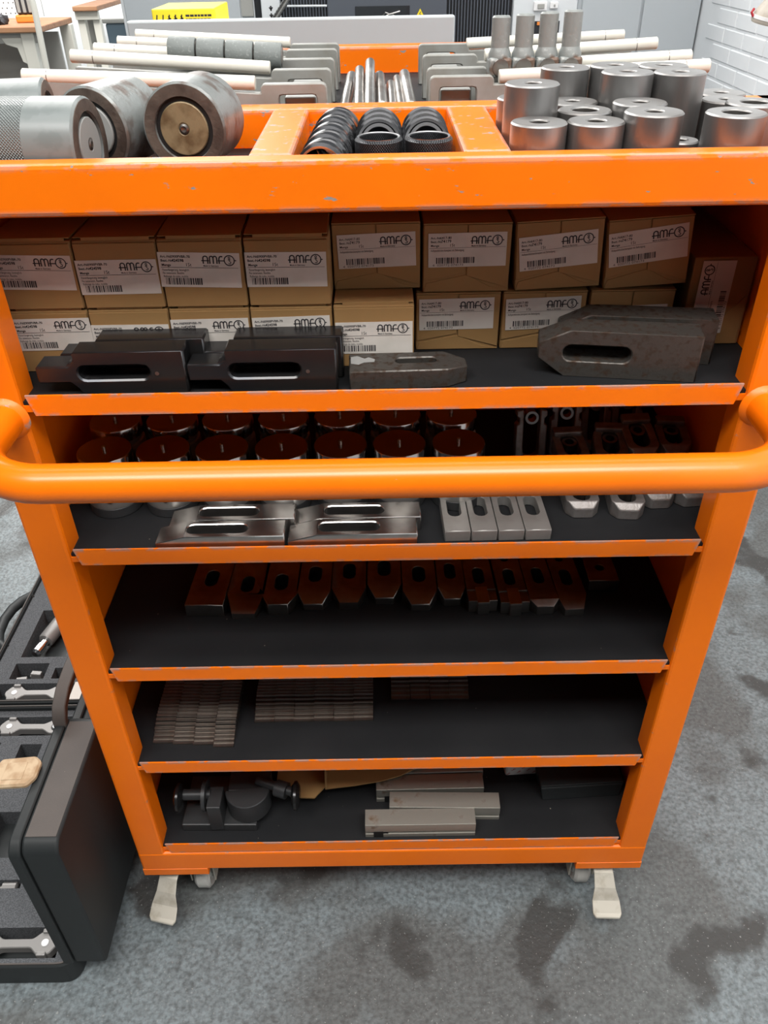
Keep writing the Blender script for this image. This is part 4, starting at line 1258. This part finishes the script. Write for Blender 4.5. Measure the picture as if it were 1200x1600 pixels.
puller_arm('grey puller arm with white pivot cap, in the far case near its front wall', -0.862, 0.472, 0)
puller_arm('grey puller arm at the back of the near case, beside the raised lid', -0.838, 0.378, -1)
puller_arm('grey puller arm with bright eye at the front of the near case', -0.566, -0.080, 180, 0.125)
t = thing('chrome_spindle', 'chrome spindle with grey collar lying in the far case foam', 'tool', (-0.842, 0.600, 0.036), look((0.24, 0.97, 0.0)), 'spindles in the foam')
lathe('chrome_tip', [(0, 0), (0.008, 0), (0.013, 0.006), (0.013, 0.028), (0.010, 0.030), (0.010, 0.046), (0, 0.046)], 'chrome', t, 20)
lathe('grey_collar', [(0, 0.046), (0.017, 0.046), (0.019, 0.050), (0.019, 0.110), (0, 0.110)], 'tool_grey', t, 24)
t = thing('chrome_spindle', 'threaded spindle in the near case foam, partly behind the lid edge', 'tool', (-0.676, 0.082, 0.032), look((0.16, 0.98, 0.0)), 'spindles in the foam')
lathe('threaded_tip', [(0, 0), (0.0060, 0)] + [p for k in range(6) for p in ((0.0075, 0.002 + k * 0.004), (0.006, 0.004 + k * 0.004))] + [(0.006, 0.028), (0, 0.028)], 'chrome', t, 18)
lathe('grey_collar', [(0, 0.028), (0.014, 0.028), (0.015, 0.032), (0.015, 0.085), (0, 0.085)], 'tool_grey', t, 24)
for i, (x, y, a, w_) in enumerate(((-0.846, 0.522, 8, 'front'), (-0.818, 0.540, -6, 'rear'))):
    tag(boxes('steel_jaw_tip', [(-0.012, 0.012, -0.006, 0.006, 0, 0.024), (-0.016, -0.004, -0.005, 0.005, 0.005, 0.016)], 'tool_grey', None, 0.0015, (x, y, 0.0142), (0, 0, R(a))),
        'small stepped steel jaw tip in a far case pocket, %s one' % w_, 'tool', 'steel jaw tips in the foam')
tag(boxes('steel_jaw_tip', [(-0.010, 0.010, -0.020, 0.016, 0, 0.022), (-0.016, 0.004, 0.004, 0.014, 0.004, 0.026)], 'tool_grey', None, 0.0015, (-0.840, 0.302, 0.0142), (0, 0, R(12))),
    'small stepped steel jaw tip in a near case pocket', 'tool', 'steel jaw tips in the foam')
t = tag(lathe('chrome_nut', [(0.004, 0), (0.0105, 0), (0.0115, 0.0015), (0.0115, 0.008), (0.0085, 0.010), (0.0085, 0.018), (0.004, 0.018)], 'chrome', None, 18, True, (-0.753, 0.300, 0.0265), look((1, 0.2, 0.1))),
        'small chrome nut in a foam pocket beside the raised lid', 'nut')
t = thing('slim_rod', 'slim dark rod lying in the near case foam slot', 'rod', (-0.89, 0.024, 0.036), look((1, 0, 0)))
lathe('rod_shaft', [(0, 0), (0.004, 0), (0.004, 0.19), (0, 0.19)], 'steel', t, 14)
lathe('rod_collar', [(0.004, 0.19), (0.0095, 0.19), (0.0095, 0.214), (0.006, 0.216), (0, 0.216)], 'tool_grey', t, 18)

# ---------------------------------------------------------------- things behind the cart
t = thing('machine_bed', 'long pale grey machine guard board behind the cart', 'machine', (0, 0, 0))
box('guard_board', (-0.577, 0.176, 1.40, 1.43, 0.0, 1.256), 'panel_grey', t, 0.004)
box('bed_table', (-0.577, 0.176, 1.43, 2.15, 0.0, 1.187), 'light_grey', t, 0.004)
t = thing('yellow_carton', 'flat yellow carton with black print on the machine bed', 'box', (-0.566, 1.610, 1.1872), (0, 0, R(0)))
box('carton_body', (0, 0.160, 0, 0.205, 0, 0.0775), 'yellow', t, 0.003)
pr = Print()
for k in range(5):
    x = 0.010 + 0.0155 * k
    pr.stroke([(x, 0.040), (x + 0.003, 0.055)], 0.003)
    if k > 1:
        pr.stroke([(x - 0.003, 0.044), (x + 0.006, 0.047)], 0.0035)
        pr.stroke([(x + 0.004, 0.040), (x, 0.052)], 0.0025)
for k in range(2):
    xx = 0.084
    rnd = random.Random(k)
    while xx < 0.140:
        w_ = rnd.uniform(0.004, 0.011)
        pr.rect(xx, xx + w_, 0.050 - 0.0085 * k, 0.0545 - 0.0085 * k)
        xx += w_ + 0.0015
ob('black_print', pr.mesh('black_print'), None, t, (0, -0.0008, 0.010))
# dark machine tool
t = thing('machine_tool', 'dark grey machine tool with vented black panels behind the guard board', 'machine', (0, 3.2, 0))
box('slate_panel', (-0.213, 0.287, 0.0, 0.9, 0, 1.9), 'dark_panel', t, 0.004)
wdw = box('window', (-0.096, 0.132, -0.004, 0.0, 1.06, 1.153), 'glass_dark', t, 0.001)
box('cable_bundle', (0.0, 0.085, -0.03, -0.006, 1.085, 1.112), 'tool_black', t, 0.008)
for k, pts in enumerate((((-0.01, -0.02, 1.10), (0.03, -0.035, 1.132), (0.07, -0.03, 1.118), (0.10, -0.02, 1.10)), ((0.0, -0.03, 1.105), (0.045, -0.04, 1.125), (0.09, -0.03, 1.135)))):
    tube('cable', pts, 0.004, 'bright', t, 8)
vp = box('vent_panel', (-0.455, -0.213, 0.02, 0.9, 0, 1.9), 'black_panel', t)
for k in range(19):
    box('vent_slat', (-0.450 + k * 0.0125, -0.445 + k * 0.0125, 0.008, 0.020, 0.95, 1.40), 'dark_panel', vp, 0.001)
tube('cable_conduit', [(-0.455, -0.010, 1.160), (-0.213, -0.010, 1.158)], 0.004, 'light_grey', vp, 8)
vr = box('vent_panel', (0.287, 0.560, 0.02, 0.9, 0, 1.9), 'black_panel', t)
for k in range(20):
    box('vent_slat', (0.296 + k * 0.013, 0.301 + k * 0.013, 0.008, 0.020, 0.95, 1.40), 'dark_panel', vr, 0.001)
sg = plate('warning_sign', [(-0.020, 0), (0.020, 0), (0, 0.034)], [], 0.002, 'yellow', t, (0.1755, -0.0005, 1.108), (R(90), 0, 0))
pr = Print()
pr.stroke([(0.003, 0.022), (-0.003, 0.014), (0.003, 0.013), (-0.002, 0.005)], 0.003)
ob('bolt_symbol', pr.mesh('bolt_symbol'), None, sg, (0, 0, 0.0024), (R(-90), 0, 0))
box('white_column', (-0.482, -0.405, -0.05, 0.0, 0, 1.9), 'light_grey', t, 0.004)
box('dark_gap_panel', (-0.512, -0.484, 0.0, 0.9, 0, 1.9), 'black_panel', t)
pr = Print()
for k in range(2):
    pr.stroke([(-0.442, 1.120 + 0.026 * k), (-0.442, 1.138 + 0.026 * k)], 0.006)
    pr.stroke([(-0.449, 1.133 + 0.026 * k), (-0.442, 1.124 + 0.026 * k), (-0.435, 1.133 + 0.026 * k)], 0.005)
ob('arrow_marks', pr.mesh('arrow_marks'), None, t, (0, -0.0505, 0))
bm = bmesh.new()
n_ = 26
hpts = [(-0.450 + 0.105 * k / n_, -0.10, 1.090 + 0.125 * k / n_) for k in range(n_ + 1)]
tube_bm(bm, hpts, [0.0135 if k % 2 else 0.0115 for k in range(n_ + 1)], 14)
tag(ob('metal_hose', mesh_from(bm, 'metal_hose', 60), 'bright', None, (0, 3.2, 0)), 'slanting ribbed metal hose in front of the vented black panel', 'hose')
t = thing('machine_cabinet', 'pale grey cabinet behind the yellow carton', 'cabinet', (0, 3.2, 0))
box('cabinet_body', (-1.070, -0.515, 0.0, 0.8, 0, 1.9), 'light_grey', t, 0.005)
box('cabinet_door', (-1.055, -0.575, -0.008, 0.0, 0.1, 1.85), 'machine_grey', t, 0.003)
box('grey_strip', (-0.570, -0.520, -0.012, 0.0, 1.125, 1.4), 'bench_grey', t, 0.002)
t = thing('grey_cabinet', 'tall blue grey steel cabinet against the brick wall', 'cabinet', (0, 3.2, 0))
box('cabinet_body', (0.830, 1.345, 0.0, 0.9, 0, 1.95), 'machine_grey', t, 0.006)
box('cabinet_door', (0.850, 1.100, -0.010, 0.0, 0.08, 1.90), 'machine_grey', t, 0.004)
box('cabinet_door', (1.108, 1.345, -0.010, 0.0, 0.08, 1.90), 'machine_grey', t, 0.004)
t = thing('control_unit', 'pale grey control housing with small switches beside the grey cabinet', 'machine', (0, 3.2, 0))
box('housing', (0.562, 0.828, -0.02, 0.9, 0, 1.9), 'light_grey', t, 0.005)
for a, b, c, d in ((0.645, 0.700, 1.128, 1.160), (0.712, 0.745, 1.135, 1.158)):
    sw = box('switch_plate', (a, b, -0.035, -0.02, c, d), 'white_spot', t, 0.002)
    box('switch', (a + 0.015, b - 0.012, -0.040, -0.035, c + 0.008, d - 0.008), 'bench_grey', sw, 0.001)
box('dark_recess', (0.640, 0.760, -0.024, -0.019, 1.00, 1.09), 'black_panel', t)
box('orange_button', (0.665, 0.690, -0.030, -0.024, 1.076, 1.088), 'tool_orange', t, 0.001)
# bin against the wall
t = thing('slate_bin', 'slate blue plastic bin standing left of the pale cabinet', 'bin', (0, 4.0, 0))
bm = bmesh.new()
v = add_box(bm, -1.385, -1.225, 0, 0.25, 0, 1.045)
for q in v[:4]:
    q.co.x += 0.02 if q.co.x < -1.3 else -0.02
ob('bin_body', mesh_from(bm, 'bin_body'), 'blue_bin', t, bevel=0.01)
box('bin_lid', (-1.395, -1.215, -0.012, 0.26, 1.045, 1.068), 'bench_grey', t, 0.006)
# workbenches far left
t = thing('workbench', 'wooden topped workbench with cream steel frame, nearer of two', 'bench', (0, 0, 0))
box('bench_top', (-2.95, -2.05, 4.93, 5.55, 0.928, 0.962), 'wood', t, 0.006, rot=(0, 0, 0))
box('apron', (-2.95, -2.07, 4.97, 5.0, 0.870, 0.928), 'bench_grey', t, 0.003)
for x, y in ((-2.155, 4.955), (-2.075, 5.45), (-2.90, 4.955), (-2.90, 5.45)):
    box('leg', (x - 0.038, x + 0.038, y, y + 0.06, 0, 0.928), 'cream_metal', t, 0.004)
plate('gusset', [(0, 0), (-0.13, 0), (-0.11, -0.035), (-0.045, -0.055), (-0.030, -0.130), (0, -0.145)], [], 0.02, 'cream_metal', t, (-2.19, 4.985, 0.900), (R(90), 0, 0), 0.003)
box('back_sheet', (-2.62, -2.08, 5.30, 5.32, 0.05, 0.90), 'bench_grey', t)
box('lower_shelf', (-2.90, -2.10, 5.02, 5.44, 0.30, 0.33), 'wood', t, 0.003)
t = thing('workbench', 'wooden topped workbench further back beside the cream post', 'bench', (0, 0, 0))
box('bench_top', (-2.10, -1.93, 5.75, 6.4, 0.978, 1.008), 'wood', t, 0.005)
box('apron', (-2.10, -1.94, 5.78, 5.82, 0.925, 0.978), 'cream_metal', t, 0.003)
box('side_sheet', (-2.08, -1.99, 5.95, 5.97, 0.05, 0.925), 'bench_grey', t)
for x in (-1.965, -2.07):
    box('leg', (x - 0.025, x + 0.025, 5.80, 5.86, 0, 0.925), 'cream_metal', t, 0.003)
tag(tube('cream_post', [(-2.02, 4.75, 0.0), (-2.005, 4.75, 0.75), (-1.995, 4.75, 1.05), (-2.00, 4.75, 1.30), (-2.03, 4.75, 2.2)], 0.018, 'cream_metal', None, 12), 'slender cream painted post between the two workbenches', 'post')
t = thing('pegboard', 'white perforated pegboard behind the near workbench', 'board', (-2.95, 5.60, 0.965))
plate('board', [(0, 0), (0.70, 0), (0.70, 0.7), (0, 0.7)], [circ_pts(0.10 + 0.032 * i + (0.016 if j % 2 else 0), 0.020 + 0.030 * j, 0.0055, 6) for i in range(17) for j in range(9)], 0.008, 'white_wall', t, (0, 0, 0), (R(90), 0, 0))
box('board_backing', (0, 0.70, 0.004, 0.010, 0, 0.7), 'bench_grey', t)
t = thing('power_tool', 'black and orange power tool standing on the near workbench', 'tool', (-2.215, 5.20, 0.962), (0, 0, R(6)))
box('battery', (-0.062, 0.062, -0.045, 0.045, 0.0, 0.045), 'tool_orange', t, 0.010)
box('body', (-0.050, 0.055, -0.040, 0.040, 0.045, 0.150), 'tool_black', t, 0.014)
for k in range(3):
    box('grip_rib', (-0.040 + k * 0.034, -0.020 + k * 0.034, -0.046, -0.038, 0.055, 0.140), 'bench_grey', t, 0.003)
t = thing('work_glove', 'crumpled dark work glove on the near workbench', 'glove', (-2.375, 5.10, 0.962))
bm = bmesh.new()
bmesh.ops.create_icosphere(bm, subdivisions=3, radius=1.0)
rnd = random.Random(2)
for v in bm.verts:
    n_ = 1 + 0.25 * math.sin(5 * v.co.x + 3 * v.co.y) * math.cos(7 * v.co.y + 4 * v.co.z) + rnd.uniform(-0.06, 0.06)
    v.co = Vector((v.co.x * 0.070 * n_, v.co.y * 0.05 * n_, max(0, (v.co.z + 0.4) * 0.042 * n_)))
ob('palm', mesh_from(bm, 'palm', 60), 'tool_black', t)
for k in range(4):
    tube('finger', [(-0.04 + 0.022 * k, -0.02, 0.022), (-0.045 + 0.026 * k, -0.06, 0.026), (-0.050 + 0.030 * k, -0.085, 0.012)], [0.014, 0.012, 0.008], 'tool_black', t, 10)
t = thing('spray_bottle', 'small white and yellow bottle at the end of the near workbench', 'bottle', (-2.480, 5.10, 0.962))
lathe('bottle_body', [(0, 0), (0.032, 0), (0.034, 0.004), (0.034, 0.060), (0.020, 0.075), (0, 0.075)], 'white_spot', t, 20)
lathe('bottle_cap', [(0, 0.075), (0.022, 0.075), (0.024, 0.085), (0.018, 0.105), (0, 0.106)], 'yellow', t, 20)
# bell-shaped fitting on the right wall
t = thing('wall_fitting', 'beige bell-shaped wall fitting high on the brick wall', 'fitting', (1.250, 2.25, 1.150), (R(6), R(8), 0))
lathe('bell', [(0.020, 0), (0.052, 0.0), (0.055, 0.006), (0.054, 0.024), (0.046, 0.040), (0.036, 0.060), (0.026, 0.12), (0.020, 0.12)], 'beige_fit', t, 28, True)
lathe('band', [(0.0530, 0.012), (0.0565, 0.012), (0.0565, 0.022), (0.0530, 0.022)], 'white_spot', t, 28, True)
box('bracket', (-0.012, 0.112, -0.012, 0.012, 0.105, 0.125), 'beige_fit', t, 0.002)
tube('red_clip', [(-0.056, -0.004, 0.014), (-0.064, 0.0, 0.024), (-0.058, 0.006, 0.034)], 0.004, 'red', t, 8)
tube('stem', [(0, 0, 0.11), (0, 0, 0.30)], 0.018, 'beige_fit', t, 16)
